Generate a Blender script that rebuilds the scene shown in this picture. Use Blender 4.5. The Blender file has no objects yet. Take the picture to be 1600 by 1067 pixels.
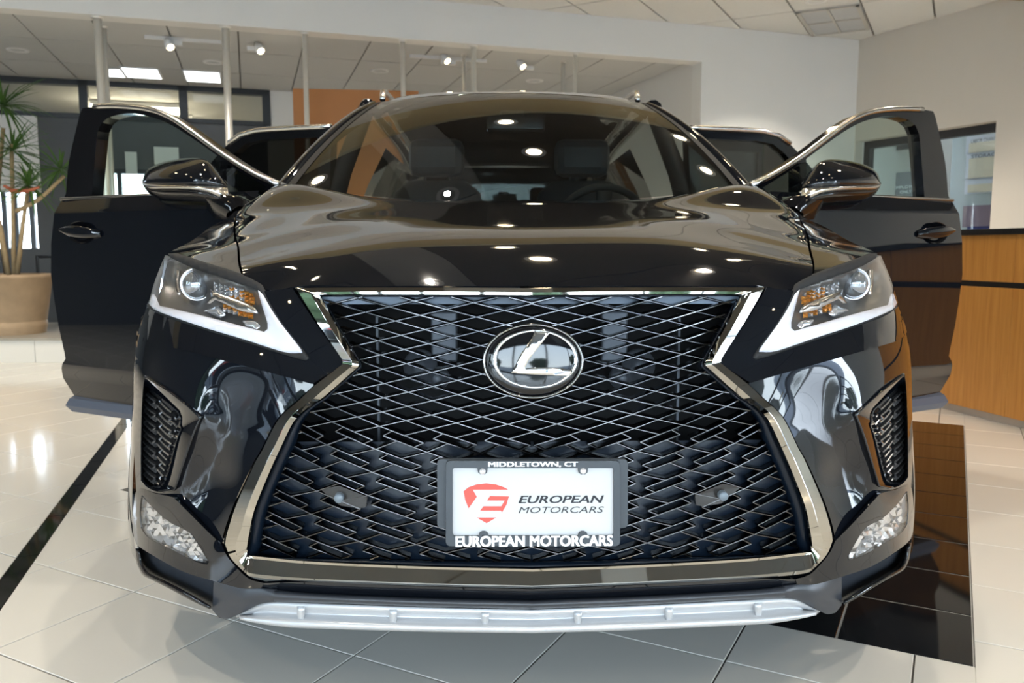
import bpy, bmesh, math, random
import numpy as np
from math import sin, cos, tan, radians, degrees, pi, atan2, hypot, sqrt
from mathutils import Vector, Matrix
from mathutils.geometry import delaunay_2d_cdt

random.seed(7)
SC = bpy.context.scene
COL = SC.collection

# ------------------------------------------------------------------ camera
FPX = 1290.0
PITCH = radians(6.33)
PSI = 0.018
CAM = np.array([-0.064, -1.45, 0.93])
cam_d = bpy.data.cameras.new('camera')
cam = bpy.data.objects.new('camera', cam_d)
COL.objects.link(cam)
cam.location = CAM
cam.rotation_euler = (pi / 2 - PITCH, 0, -PSI)
cam_d.sensor_width = 36
cam_d.lens = FPX * 36 / 1600
cam_d.clip_start = 0.02
cam_d.dof.use_dof = True
cam_d.dof.focus_distance = 1.62
cam_d.dof.aperture_fstop = 7.1
SC.camera = cam

# ------------------------------------------------------------------ world, exposure
SC.view_settings.view_transform = 'Standard'
SC.view_settings.look = 'None'
SC.view_settings.gamma = 1
SC.view_settings.use_curve_mapping = False
SC.view_settings.exposure = 1.32
SC.cycles.use_denoising = True
SC.cycles.max_bounces = 10
SC.cycles.glossy_bounces = 6
SC.cycles.transparent_max_bounces = 16
SC.cycles.caustics_reflective = False
SC.cycles.caustics_refractive = False
SC.cycles.sample_clamp_indirect = 6
W = bpy.data.worlds.new('sky')
SC.world = W
W.use_nodes = True
wn, wl = W.node_tree.nodes, W.node_tree.links
wn.clear()
w_out = wn.new('ShaderNodeOutputWorld')
w_bg = wn.new('ShaderNodeBackground')
w_tc = wn.new('ShaderNodeTexCoord')
w_sep = wn.new('ShaderNodeSeparateXYZ')
w_ramp = wn.new('ShaderNodeValToRGB')
wl.new(w_tc.outputs['Generated'], w_sep.inputs[0])
wl.new(w_sep.outputs['Z'], w_ramp.inputs[0])
w_ramp.color_ramp.elements[0].position = 0.0
w_ramp.color_ramp.elements[0].color = (0.80, 0.90, 1.0, 1)
w_ramp.color_ramp.elements[1].position = 0.6
w_ramp.color_ramp.elements[1].color = (0.50, 0.68, 0.95, 1)
wl.new(w_ramp.outputs[0], w_bg.inputs['Color'])
w_bg.inputs['Strength'].default_value = 7.0
wl.new(w_bg.outputs[0], w_out.inputs[0])


# ------------------------------------------------------------------ camera maths (to read sizes off the photograph)
C_F = np.array([sin(PSI) * cos(PITCH), cos(PSI) * cos(PITCH), -sin(PITCH)])
C_R = np.array([cos(PSI), -sin(PSI), 0.0])
C_U = np.cross(C_R, C_F)


def ray(px, py):
    px = np.asarray(px, float)
    py = np.asarray(py, float)
    return (C_F + np.multiply.outer((px - 800) / FPX, C_R) - np.multiply.outer((py - 533.5) / FPX, C_U))


def on_y(px, py, y):
    d = ray(px, py)
    return CAM + d * (y - CAM[1]) / d[1]


def on_z(px, py, z):
    d = ray(px, py)
    return CAM + d * (z - CAM[2]) / d[2]


def on_plane(px, py, p0, n):
    d = ray(px, py)
    return CAM + d * (np.dot(np.asarray(p0) - CAM, n) / np.dot(d, n))


def proj(p):
    v = np.asarray(p, float) - CAM
    z = v @ C_F
    return 800 + FPX * (v @ C_R) / z, 533.5 - FPX * (v @ C_U) / z


# ------------------------------------------------------------------ materials
def mat(name, col, rough=0.5, metal=0.0, coat=0.0, ior=1.5, spec=0.5, emit=None, es=0.0, noise=0.0, nscale=20.0,
        trans=0.0, alpha=1.0, bump=0.0, bscale=200.0, stretch=None):
    m = bpy.data.materials.new(name)
    m.use_nodes = True
    nt = m.node_tree
    b = nt.nodes['Principled BSDF']
    b.inputs['Base Color'].default_value = (*col, 1)
    b.inputs['Roughness'].default_value = rough
    b.inputs['Metallic'].default_value = metal
    b.inputs['Coat Weight'].default_value = coat
    b.inputs['Coat Roughness'].default_value = 0.02
    b.inputs['IOR'].default_value = ior
    b.inputs['Specular IOR Level'].default_value = spec
    b.inputs['Transmission Weight'].default_value = trans
    b.inputs['Alpha'].default_value = alpha
    if emit:
        b.inputs['Emission Color'].default_value = (*emit, 1)
        b.inputs['Emission Strength'].default_value = es
    if noise or bump:
        tc = nt.nodes.new('ShaderNodeTexCoord')
        mp = nt.nodes.new('ShaderNodeMapping')
        nt.links.new(tc.outputs['Object'], mp.inputs[0])
        if stretch:
            mp.inputs['Scale'].default_value = stretch
    if noise:
        nz = nt.nodes.new('ShaderNodeTexNoise')
        nz.inputs['Scale'].default_value = nscale
        nz.inputs['Detail'].default_value = 4
        nt.links.new(mp.outputs[0], nz.inputs['Vector'])
        mx = nt.nodes.new('ShaderNodeMix')
        mx.data_type = 'RGBA'
        mx.inputs[6].default_value = (*[c * (1 - noise) for c in col], 1)
        mx.inputs[7].default_value = (*[min(1, c * (1 + noise)) for c in col], 1)
        nt.links.new(nz.outputs['Fac'], mx.inputs[0])
        nt.links.new(mx.outputs[2], b.inputs['Base Color'])
    if bump:
        nb = nt.nodes.new('ShaderNodeTexNoise')
        nb.inputs['Scale'].default_value = bscale
        nt.links.new(mp.outputs[0], nb.inputs['Vector'])
        bp = nt.nodes.new('ShaderNodeBump')
        bp.inputs['Strength'].default_value = bump
        bp.inputs['Distance'].default_value = 0.002
        nt.links.new(nb.outputs['Fac'], bp.inputs['Height'])
        nt.links.new(bp.outputs[0], b.inputs['Normal'])
    return m


def pane(name, tint, refl=1.0, rough=0.0, ior=1.45):
    """thin sheet glass: light passes straight through, tinted, with a Fresnel reflection"""
    m = bpy.data.materials.new(name)
    m.use_nodes = True
    nt = m.node_tree
    nt.nodes.clear()
    out = nt.nodes.new('ShaderNodeOutputMaterial')
    tr = nt.nodes.new('ShaderNodeBsdfTransparent')
    tr.inputs[0].default_value = (*tint, 1)
    gl = nt.nodes.new('ShaderNodeBsdfGlossy')
    gl.inputs['Roughness'].default_value = rough
    gl.inputs['Color'].default_value = (refl, refl, refl, 1)
    fr = nt.nodes.new('ShaderNodeFresnel')
    ge = nt.nodes.new('ShaderNodeNewGeometry')
    mi = nt.nodes.new('ShaderNodeMapRange')
    mi.inputs['To Min'].default_value = ior
    mi.inputs['To Max'].default_value = 1 / ior
    nt.links.new(ge.outputs['Backfacing'], mi.inputs['Value'])
    nt.links.new(mi.outputs[0], fr.inputs['IOR'])
    mx = nt.nodes.new('ShaderNodeMixShader')
    nt.links.new(fr.outputs[0], mx.inputs[0])
    nt.links.new(tr.outputs[0], mx.inputs[1])
    nt.links.new(gl.outputs[0], mx.inputs[2])
    nt.links.new(mx.outputs[0], out.inputs[0])
    return m


M = {}
M['paint'] = mat('black_car_paint', (0.0035, 0.0045, 0.007), 0.05, coat=1.0, spec=0.10, noise=0.05, nscale=300)
M['gloss_black'] = mat('gloss_black_plastic', (0.004, 0.004, 0.005), 0.06, spec=0.6, noise=0.05, nscale=100)
M['inner_black'] = mat('inner_grille_plastic', (0.005, 0.010, 0.019), 0.28, spec=0.35, noise=0.1, nscale=60)
M['satin'] = mat('satin_dark_plastic', (0.030, 0.033, 0.040), 0.33, spec=0.5, noise=0.08, nscale=120, bump=0.05, bscale=900)
M['moulding'] = mat('satin_blue_grey_plastic', (0.075, 0.085, 0.11), 0.35, noise=0.08, nscale=120)
M['matte_black'] = mat('matte_black', (0.008, 0.008, 0.009), 0.7, noise=0.1)
M['void'] = mat('engine_bay_black', (0.004, 0.004, 0.005), 0.8, noise=0.1)
M['silver'] = mat('silver_skid_paint', (0.50, 0.50, 0.51), 0.36, metal=0.4, noise=0.03, nscale=400)
M['smoke_chrome'] = mat('smoked_chrome', (0.55, 0.525, 0.475), 0.035, metal=1.0, noise=0.02, nscale=30)
M['chrome'] = mat('bright_chrome', (0.83, 0.83, 0.83), 0.06, metal=1.0, noise=0.02, nscale=30)
M['satin_chrome'] = mat('satin_chrome', (0.72, 0.71, 0.69), 0.22, metal=1.0, noise=0.02, nscale=30)
M['mesh_chrome'] = mat('dark_mesh_chrome', (0.125, 0.125, 0.13), 0.16, metal=1.0, noise=0.05, nscale=80)
M['vent_mesh'] = mat('vent_mesh_grey', (0.40, 0.40, 0.41), 0.2, metal=0.9, noise=0.05, nscale=80)
M['vent_chrome'] = mat('black_chrome', (0.20, 0.19, 0.18), 0.05, metal=1.0, noise=0.05, nscale=80)
M['drl'] = mat('white_light_guide', (0.80, 0.81, 0.90), 0.25, spec=0.5, noise=0.02, nscale=50)
M['lamp_grey'] = mat('lamp_housing_grey', (0.13, 0.125, 0.12), 0.3, metal=0.5, noise=0.1, nscale=40)
M['amber'] = mat('amber_reflector', (0.85, 0.33, 0.06), 0.15, metal=0.6, noise=0.25, nscale=220)
M['facet'] = mat('faceted_reflector', (0.88, 0.88, 0.90), 0.10, metal=0.75, noise=0.05, nscale=90)
M['ball'] = mat('projector_glass', (0.40, 0.42, 0.45), 0.03, metal=0.75, noise=0.1, nscale=40)
M['lens'] = pane('clear_lamp_lens', (0.93, 0.93, 0.93), 1.0, 0.01, 1.5)
M['windshield'] = pane('tinted_windshield', (0.42, 0.48, 0.47), 1.0, 0.0, 1.72)
M['door_glass'] = pane('green_tinted_glass', (0.58, 0.68, 0.63), 1.0, 0.0, 1.35)
M['privacy_glass'] = pane('dark_privacy_glass', (0.03, 0.03, 0.026), 1.0, 0.0, 1.35)
M['clear'] = pane('clear_glass', (0.93, 0.95, 0.94), 1.0, 0.0, 1.35)
M['rubber'] = mat('black_rubber', (0.012, 0.012, 0.012), 0.75, noise=0.15, nscale=60, bump=0.1)
M['seat'] = mat('dark_seat_leather', (0.028, 0.032, 0.038), 0.5, noise=0.15, nscale=40, bump=0.2, bscale=300)
M['dash'] = mat('dark_dashboard', (0.010, 0.010, 0.011), 0.6, noise=0.15, nscale=40, bump=0.2, bscale=400)
M['metal_grey'] = mat('grey_bracket_metal', (0.13, 0.145, 0.17), 0.45, metal=0.4, noise=0.15, nscale=40)
M['alloy'] = mat('dark_alloy', (0.08, 0.08, 0.085), 0.25, metal=0.9, noise=0.1)
M['plate_white'] = mat('plate_white', (0.56, 0.56, 0.565), 0.4, noise=0.01)
M['plate_frame'] = mat('plate_frame_grey', (0.040, 0.048, 0.058), 0.42, noise=0.06, nscale=60)
M['plate_red'] = mat('plate_red', (0.62, 0.085, 0.065), 0.45, noise=0.02)
M['ink'] = mat('dark_ink', (0.012, 0.012, 0.018), 0.5, noise=0.02)
M['ink_grey'] = mat('grey_ink', (0.03, 0.03, 0.035), 0.5, noise=0.02)
M['letter_white'] = mat('white_lettering', (0.95, 0.95, 0.95), 0.4, noise=0.01)
M['sensor_plate'] = mat('sensor_plate_dark', (0.035, 0.032, 0.03), 0.25, metal=0.5, noise=0.1)
M['sensor'] = mat('sensor_grey', (0.14, 0.17, 0.20), 0.3, noise=0.05)

M['tile'] = mat('polished_cream_tile', (0.69, 0.66, 0.60), 0.10, spec=0.5, noise=0.035, nscale=2.5)
M['black_tile'] = mat('polished_black_tile', (0.006, 0.006, 0.007), 0.05, spec=0.6, noise=0.2, nscale=8)
M['grout'] = mat('dark_grout', (0.09, 0.085, 0.08), 0.8, noise=0.15, nscale=40)
M['pale_grout'] = mat('pale_grout', (0.45, 0.44, 0.42), 0.8, noise=0.1, nscale=40)
M['wall'] = mat('warm_grey_wall_paint', (0.66, 0.62, 0.555), 0.75, noise=0.02, nscale=3, bump=0.05)
M['header'] = mat('pale_header_paint', (0.78, 0.765, 0.73), 0.75, noise=0.02, nscale=3, bump=0.05)
M['ceil'] = mat('ceiling_panel_white', (0.72, 0.71, 0.68), 0.85, noise=0.03, nscale=30, bump=0.2, bscale=500)
M['cove'] = mat('warm_cove_paint', (0.56, 0.46, 0.27), 0.8, noise=0.03, nscale=3)
M['ceil_dark'] = mat('dark_ceiling_paint', (0.115, 0.102, 0.085), 0.85, noise=0.05, nscale=10)
M['ceil_mid'] = mat('grey_strip_paint', (0.34, 0.33, 0.31), 0.8, noise=0.03, nscale=10)
M['ceil_back'] = mat('back_ceiling_panel', (0.60, 0.60, 0.585), 0.85, noise=0.03, nscale=30)
M['ceil_grid'] = mat('ceiling_grid_metal', (0.24, 0.235, 0.22), 0.6, noise=0.04)
M['fixture_frame'] = mat('fixture_frame', (0.52, 0.50, 0.46), 0.5, noise=0.03)
M['grille_grey'] = mat('air_diffuser_grey', (0.50, 0.51, 0.52), 0.6, noise=0.08, nscale=60)
M['steel'] = mat('brushed_steel', (0.80, 0.77, 0.71), 0.35, metal=0.45, noise=0.08, nscale=30, stretch=(1, 1, 0.05))
M['frame_black'] = mat('black_aluminium', (0.010, 0.010, 0.011), 0.4, noise=0.1)
M['orange'] = mat('burnt_orange_panel', (0.40, 0.16, 0.045), 0.6, noise=0.04, nscale=6)
M['dark_wall'] = mat('charcoal_wall', (0.10, 0.105, 0.11), 0.8, noise=0.05, nscale=6)
M['white_wall'] = mat('white_wall_paint', (0.74, 0.72, 0.68), 0.8, noise=0.02, nscale=4)
M['stone'] = mat('planter_slab', (0.30, 0.27, 0.22), 0.5, noise=0.15, nscale=12)
M['terracotta'] = mat('weathered_clay', (0.40, 0.28, 0.17), 0.75, noise=0.22, nscale=9, bump=0.3, bscale=60)
M['soil'] = mat('dark_soil', (0.05, 0.035, 0.025), 0.95, noise=0.4, nscale=60, bump=0.5)
M['leaf'] = mat('green_leaf', (0.06, 0.14, 0.02), 0.5, noise=0.35, nscale=8)
M['cane'] = mat('pale_cane', (0.42, 0.30, 0.16), 0.7, noise=0.3, nscale=25)
M['ribbon'] = mat('coral_ribbon', (0.50, 0.14, 0.07), 0.7, noise=0.1)
M['paper'] = mat('pale_paper', (0.70, 0.71, 0.68), 0.8, noise=0.02)
M['paper_blue'] = mat('pale_blue_notice', (0.55, 0.60, 0.68), 0.7, noise=0.03)
M['paper_cream'] = mat('cream_notice', (0.62, 0.58, 0.46), 0.7, noise=0.03)
M['mauve'] = mat('mauve_notice', (0.22, 0.16, 0.20), 0.7, noise=0.06)
M['navy'] = mat('navy_strip', (0.01, 0.015, 0.12), 0.6, noise=0.05)
M['fixture'] = mat('white_fixture', (0.80, 0.79, 0.77), 0.4, noise=0.02)
M['bulb'] = mat('warm_bulb', (1, 0.9, 0.7), 0.5, emit=(1.0, 0.80, 0.50), es=22.0, noise=0.01)
M['track_bulb'] = mat('track_bulb', (1, 0.9, 0.7), 0.5, emit=(1.0, 0.82, 0.52), es=3.0, noise=0.01)
M['tube'] = mat('warm_tube', (1, 0.95, 0.85), 0.5, emit=(1.0, 0.88, 0.66), es=7.0, noise=0.01)
M['asphalt'] = mat('asphalt', (0.20, 0.20, 0.205), 0.9, noise=0.2, nscale=30)
M['grass'] = mat('roadside_grass', (0.10, 0.18, 0.05), 0.9, noise=0.3, nscale=10)
M['foliage'] = mat('tree_foliage', (0.032, 0.055, 0.022), 0.9, noise=0.5, nscale=3)


def wood_mat():
    m = mat('honey_wood_veneer', (0.52, 0.23, 0.05), 0.35, spec=0.4)
    nt = m.node_tree
    b = nt.nodes['Principled BSDF']
    tc = nt.nodes.new('ShaderNodeTexCoord')
    mp = nt.nodes.new('ShaderNodeMapping')
    mp.inputs['Scale'].default_value = (14, 14, 0.8)
    nz = nt.nodes.new('ShaderNodeTexNoise')
    nz.inputs['Scale'].default_value = 4
    nz.inputs['Detail'].default_value = 6
    rp = nt.nodes.new('ShaderNodeValToRGB')
    rp.color_ramp.elements[0].position = 0.3
    rp.color_ramp.elements[0].color = (0.50, 0.20, 0.040, 1)
    rp.color_ramp.elements[1].position = 0.7
    rp.color_ramp.elements[1].color = (0.62, 0.28, 0.065, 1)
    nt.links.new(tc.outputs['Object'], mp.inputs[0])
    nt.links.new(mp.outputs[0], nz.inputs['Vector'])
    nt.links.new(nz.outputs['Fac'], rp.inputs[0])
    nt.links.new(rp.outputs[0], b.inputs['Base Color'])
    return m


M['wood'] = wood_mat()


# ------------------------------------------------------------------ mesh helpers
def obj(name, verts, faces, m, parent=None, smooth=False, midx=None, mats=None, loc=None):
    me = bpy.data.meshes.new(name)
    me.from_pydata([tuple(map(float, v)) for v in verts], [], [tuple(int(i) for i in f) for f in faces])
    for mm in (mats or [m]):
        me.materials.append(M[mm] if isinstance(mm, str) else mm)
    if midx is not None:
        me.polygons.foreach_set('material_index', np.array(midx, dtype=np.int32))
    if smooth:
        me.polygons.foreach_set('use_smooth', np.ones(len(me.polygons), dtype=bool))
    me.update()
    o = bpy.data.objects.new(name, me)
    COL.objects.link(o)
    if parent:
        o.parent = parent
    if loc is not None:
        o.location = loc
    return o


def empty(name, loc=(0, 0, 0), rz=0.0, parent=None):
    o = bpy.data.objects.new(name, None)
    o.empty_display_size = 0.1
    COL.objects.link(o)
    o.location = loc
    o.rotation_euler = (0, 0, rz)
    if parent:
        o.parent = parent
    return o


def tag(o, label, cat=None, group=None, kind=None):
    o['label'] = label
    if cat:
        o['category'] = cat
    if group:
        o['group'] = group
    if kind:
        o['kind'] = kind
    return o


def struct(o, label=None):
    o['kind'] = 'structure'
    if label:
        o['label'] = label
    return o


class MB:
    """collects geometry for one mesh"""

    def __init__(s):
        s.v = []
        s.f = []
        s.mi = []

    def add(s, verts, faces, mi=0):
        n = len(s.v)
        s.v.extend([tuple(map(float, q)) for q in verts])
        s.f.extend([tuple(int(i) + n for i in f) for f in faces])
        s.mi.extend([mi] * len(faces))

    def addm(s, verts, faces, mi=0):
        """adds the geometry and its mirror image across the car's centre plane"""
        s.add(verts, faces, mi)
        s.add([(-v[0], v[1], v[2]) for v in verts], [tuple(reversed(f)) for f in faces], mi)

    def box(s, lo, hi, mi=0, M4=None):
        x0, y0, z0 = lo
        x1, y1, z1 = hi
        v = [(x0, y0, z0), (x1, y0, z0), (x1, y1, z0), (x0, y1, z0), (x0, y0, z1), (x1, y0, z1), (x1, y1, z1), (x0, y1, z1)]
        if M4 is not None:
            v = [tuple(M4 @ Vector(q)) for q in v]
        s.add(v, [(0, 3, 2, 1), (4, 5, 6, 7), (0, 1, 5, 4), (1, 2, 6, 5), (2, 3, 7, 6), (3, 0, 4, 7)], mi)

    def tube(s, pts, rad, n=10, mi=0, cap=True):
        pts = [Vector(tuple(map(float, p))) for p in pts]
        if not hasattr(rad, '__len__'):
            rad = [rad] * len(pts)
        rings = []
        up = Vector((0, 0, 1))
        for i, p in enumerate(pts):
            d = (pts[min(i + 1, len(pts) - 1)] - pts[max(i - 1, 0)]).normalized()
            a = d.cross(up)
            if a.length < 1e-3:
                a = d.cross(Vector((1, 0, 0)))
            a.normalize()
            b = a.cross(d)
            rings.append([p + (a * cos(2 * pi * k / n) + b * sin(2 * pi * k / n)) * rad[i] for k in range(n)])
        v = [q for r in rings for q in r]
        f = []
        for i in range(len(pts) - 1):
            for k in range(n):
                f.append((i * n + k, i * n + (k + 1) % n, (i + 1) * n + (k + 1) % n, (i + 1) * n + k))
        if cap:
            f.append(tuple(reversed(range(n))))
            f.append(tuple((len(pts) - 1) * n + k for k in range(n)))
        s.add(v, f, mi)

    def lathe(s, prof, n=24, c=(0, 0, 0), mi=0, axis='z'):
        v = []
        for r, h in prof:
            for k in range(n):
                a = 2 * pi * k / n
                if axis == 'z':
                    v.append((c[0] + r * cos(a), c[1] + r * sin(a), c[2] + h))
                elif axis == 'y':
                    v.append((c[0] + r * cos(a), c[1] + h, c[2] + r * sin(a)))
                else:
                    v.append((c[0] + h, c[1] + r * cos(a), c[2] + r * sin(a)))
        f = []
        for i in range(len(prof) - 1):
            for k in range(n):
                q = (i * n + k, i * n + (k + 1) % n, (i + 1) * n + (k + 1) % n, (i + 1) * n + k)
                f.append(tuple(reversed(q)) if axis == 'y' else q)
        s.add(v, f, mi)

    def loft(s, rows, mi=0, closed=False, flip=False, mirror=False):
        """rows: list of equal-length point lists"""
        n = len(rows[0])
        v = [tuple(map(float, p)) for r in rows for p in r]
        f = []
        for i in range(len(rows) - 1):
            for k in range(n if closed else n - 1):
                q = (i * n + k, i * n + (k + 1) % n, (i + 1) * n + (k + 1) % n, (i + 1) * n + k)
                f.append(tuple(reversed(q)) if flip else q)
        (s.addm if mirror else s.add)(v, f, mi)

    def prism(s, poly, M4, h, mi=0, mi_side=None):
        """poly in local xy, extruded 0..h along local z"""
        n = len(poly)
        v = [tuple(M4 @ Vector((p[0], p[1], 0))) for p in poly] + [tuple(M4 @ Vector((p[0], p[1], h))) for p in poly]
        s.add(v, [tuple(reversed(range(n))), tuple(range(n, 2 * n))], mi)
        b = len(s.v) - 2 * n
        for k in range(n):
            s.f.append((b + k, b + (k + 1) % n, b + n + (k + 1) % n, b + n + k))
            s.mi.append(mi if mi_side is None else mi_side)

    def build(s, name, mats, parent=None, smooth=False, solid=0.0, bevel=0.0, loc=None, weld=True):
        if not isinstance(mats, (list, tuple)):
            mats = [mats]
        o = obj(name, s.v, s.f, None, parent, smooth, s.mi, mats, loc)
        if weld:
            bm = bmesh.new()
            bm.from_mesh(o.data)
            bmesh.ops.remove_doubles(bm, verts=bm.verts, dist=0.00012)
            bm.to_mesh(o.data)
            bm.free()
        if solid:
            md = o.modifiers.new('thickness', 'SOLIDIFY')
            md.thickness = solid
            md.offset = -1
        if bevel:
            md = o.modifiers.new('edge', 'BEVEL')
            md.width = bevel
            md.segments = 2
            md.limit_method = 'ANGLE'
        return o


def box_obj(name, lo, hi, m, parent=None, bevel=0.0, M4=None):
    b = MB()
    b.box(lo, hi, 0, M4)
    return b.build(name, m, parent, bevel=bevel)


def spline(pts, step=8.0, corner=32.0, closed=False):
    """Catmull-Rom through pts (any dimension), corners sharper than `corner` degrees stay sharp"""
    P = [np.array(p, float) for p in pts]
    n = len(P)

    def turn(i):
        if not closed and i in (0, n - 1):
            return 180.0
        a = (P[i] - P[i - 1])[:2]
        b = (P[(i + 1) % n] - P[i])[:2]
        na, nb = np.hypot(*a), np.hypot(*b)
        if na < 1e-9 or nb < 1e-9:
            return 180.0
        return degrees(math.acos(max(-1, min(1, float(a @ b) / na / nb))))
    sharp = [turn(i) > corner for i in range(n)]
    out = []
    for i in range(n if closed else n - 1):
        p1, p2 = P[i], P[(i + 1) % n]
        p0 = P[i - 1] if (closed or i > 0) and not sharp[i] else 2 * p1 - p2
        p3 = P[(i + 2) % n] if (closed or i + 2 < n) and not sharp[(i + 1) % n] else 2 * p2 - p1
        k = max(1, int(np.hypot(*(p2 - p1)[:2]) / step))
        for j in range(k):
            t = j / k
            out.append(0.5 * ((2 * p1) + (-p0 + p2) * t + (2 * p0 - 5 * p1 + 4 * p2 - p3) * t * t
                              + (-p0 + 3 * p1 - 3 * p2 + p3) * t ** 3))
    if not closed:
        out.append(P[-1])
    return out


def resample(pts, n):
    P = np.array(pts, float)
    d = np.r_[0, np.cumsum(np.linalg.norm(np.diff(P[:, :2], axis=0), axis=1))]
    t = np.linspace(0, d[-1], n)
    return np.stack([np.interp(t, d, P[:, k]) for k in range(P.shape[1])], 1)


def inside(poly, x, y):
    poly = np.asarray(poly)[:, :2]
    x = np.atleast_1d(np.asarray(x, float))
    y = np.atleast_1d(np.asarray(y, float))
    r = np.zeros(x.shape, bool)
    j = len(poly) - 1
    for i in range(len(poly)):
        xi, yi = poly[i]
        xj, yj = poly[j]
        c = ((yi > y) != (yj > y))
        with np.errstate(divide='ignore', invalid='ignore'):
            xx = (xj - xi) * (y - yi) / (yj - yi if yj != yi else 1e-12) + xi
        r ^= c & (x < xx)
        j = i
    return r


class TPS:
    def __init__(s, xy, v, reg=1e-6):
        xy = np.array(xy, float)
        v = np.array(v, float)
        s.mu = xy.mean(0)
        s.sc = max(xy.std(0).max(), 1e-9)
        q = (xy - s.mu) / s.sc
        s.q = q
        n = len(q)
        K = s.k(np.linalg.norm(q[:, None] - q[None], axis=2))
        P = np.c_[np.ones(n), q]
        A = np.zeros((n + 3, n + 3))
        A[:n, :n] = K + np.diag(np.broadcast_to(np.asarray(reg, float), (n,)))
        A[:n, n:] = P
        A[n:, :n] = P.T
        s.w = np.linalg.lstsq(A, np.r_[v, 0, 0, 0], rcond=None)[0]

    @staticmethod
    def k(r):
        return r ** 3

    def __call__(s, xy):
        q = (np.atleast_2d(np.array(xy, float)) - s.mu) / s.sc
        out = np.zeros(len(q))
        for a in range(0, len(q), 4000):
            qq = q[a:a + 4000]
            K = s.k(np.linalg.norm(qq[:, None] - s.q[None], axis=2))
            out[a:a + 4000] = K @ s.w[:-3] + np.c_[np.ones(len(qq)), qq] @ s.w[-3:]
        return out


def triangulate(outer, holes, step):
    """fills a 2D outline (with holes) with an even triangle mesh; returns points and triangles"""
    outer = np.asarray(outer, float)[:, :2]
    holes = [np.asarray(h, float)[:, :2] for h in holes]
    pts = [tuple(p) for p in outer]
    edges = [(i, (i + 1) % len(outer)) for i in range(len(outer))]
    for h in holes:
        b = len(pts)
        pts += [tuple(p) for p in h]
        edges += [(b + i, b + (i + 1) % len(h)) for i in range(len(h))]
    x0, y0 = outer.min(0)
    x1, y1 = outer.max(0)
    gx, gy = [], []
    r = 0
    yy = y0 + step * 0.4
    while yy < y1:
        xs = np.arange(x0 + (step / 2 if r % 2 else 0), x1, step)
        gx.append(xs)
        gy.append(np.full(len(xs), yy))
        yy += step * 0.87
        r += 1
    gx = np.concatenate(gx) if gx else np.zeros(0)
    gy = np.concatenate(gy) if gy else np.zeros(0)
    ok = inside(outer, gx, gy)
    for h in holes:
        ok &= ~inside(h, gx, gy)
    gx, gy = gx[ok], gy[ok]
    loops = [outer] + holes
    dmin = np.full(len(gx), 1e9)
    for lp in loops:
        a = lp
        b = np.roll(lp, -1, 0)
        for (ax, ay), (bx, by) in zip(a, b):
            ex, ey = bx - ax, by - ay
            L = ex * ex + ey * ey + 1e-12
            t = np.clip(((gx - ax) * ex + (gy - ay) * ey) / L, 0, 1)
            dmin = np.minimum(dmin, np.hypot(gx - ax - t * ex, gy - ay - t * ey))
    k = dmin > step * 0.45
    pts += list(zip(gx[k], gy[k]))
    res = delaunay_2d_cdt([Vector((float(a), float(b))) for a, b in pts], edges, [], 0, 1e-6)
    V = np.array([(v.x, v.y) for v in res[0]])
    T = [tuple(t) for t in res[2]]
    cen = np.array([V[list(t)].mean(0) for t in T])
    ok = inside(outer, cen[:, 0], cen[:, 1])
    for h in holes:
        ok &= ~inside(h, cen[:, 0], cen[:, 1])
    return V, [t for t, o in zip(T, ok) if o]


# ------------------------------------------------------------------ the car's front skin: y = skin(x, z)
SKA, SKB, SKN = 0.961, 0.85, 2.6


def sk_taper(z):
    z = np.asarray(z, float)
    return np.where(z > 0.6, 0.052 * (np.maximum(z - 0.6, 0) / 0.32) ** 2, -0.033 * (np.maximum(0.6 - z, 0) / 0.3) ** 1.1)


def sk_lean(z):
    z = np.asarray(z, float)
    return np.where(z > 0.58, 0.05 * ((z - 0.58) / 0.28) ** 2, np.where(z < 0.45, 0.03 * ((0.45 - z) / 0.2) ** 2, 0.0))


def skin(x, z):
    u = np.clip((np.abs(x) + sk_taper(z)) / SKA, 0, 0.99999)
    return SKB * (1 - (1 - u ** SKN) ** (1 / SKN)) + sk_lean(z) + np.maximum((np.abs(x) + sk_taper(z)) - SKA, 0) * 40


def on_skin(px, py, off=0.0):
    """points of the front skin (pushed back by off) that these picture points show"""
    px = np.atleast_1d(np.asarray(px, float))
    py = np.atleast_1d(np.asarray(py, float))
    off = np.broadcast_to(np.asarray(off, float), px.shape)
    D = ray(px, py)
    t = np.linspace(1.2, 2.5, 360)
    P = CAM + t[None, :, None] * D[:, None, :]
    f = P[..., 1] - skin(P[..., 0], P[..., 2]) - off[:, None]
    pos = f > 0
    has = pos.any(1)
    i = np.where(has, pos.argmax(1), f.argmax(1))
    i = np.clip(i, 1, len(t) - 1)
    lo = t[i - 1].copy()
    hi = t[i].copy()
    for _ in range(22):
        mid = (lo + hi) / 2
        p = CAM + mid[:, None] * D
        g = p[:, 1] - skin(p[:, 0], p[:, 2]) - off
        hi = np.where(g > 0, mid, hi)
        lo = np.where(g > 0, lo, mid)
    tt = np.where(has, (lo + hi) / 2, t[i])
    return CAM + tt[:, None] * D


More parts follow.
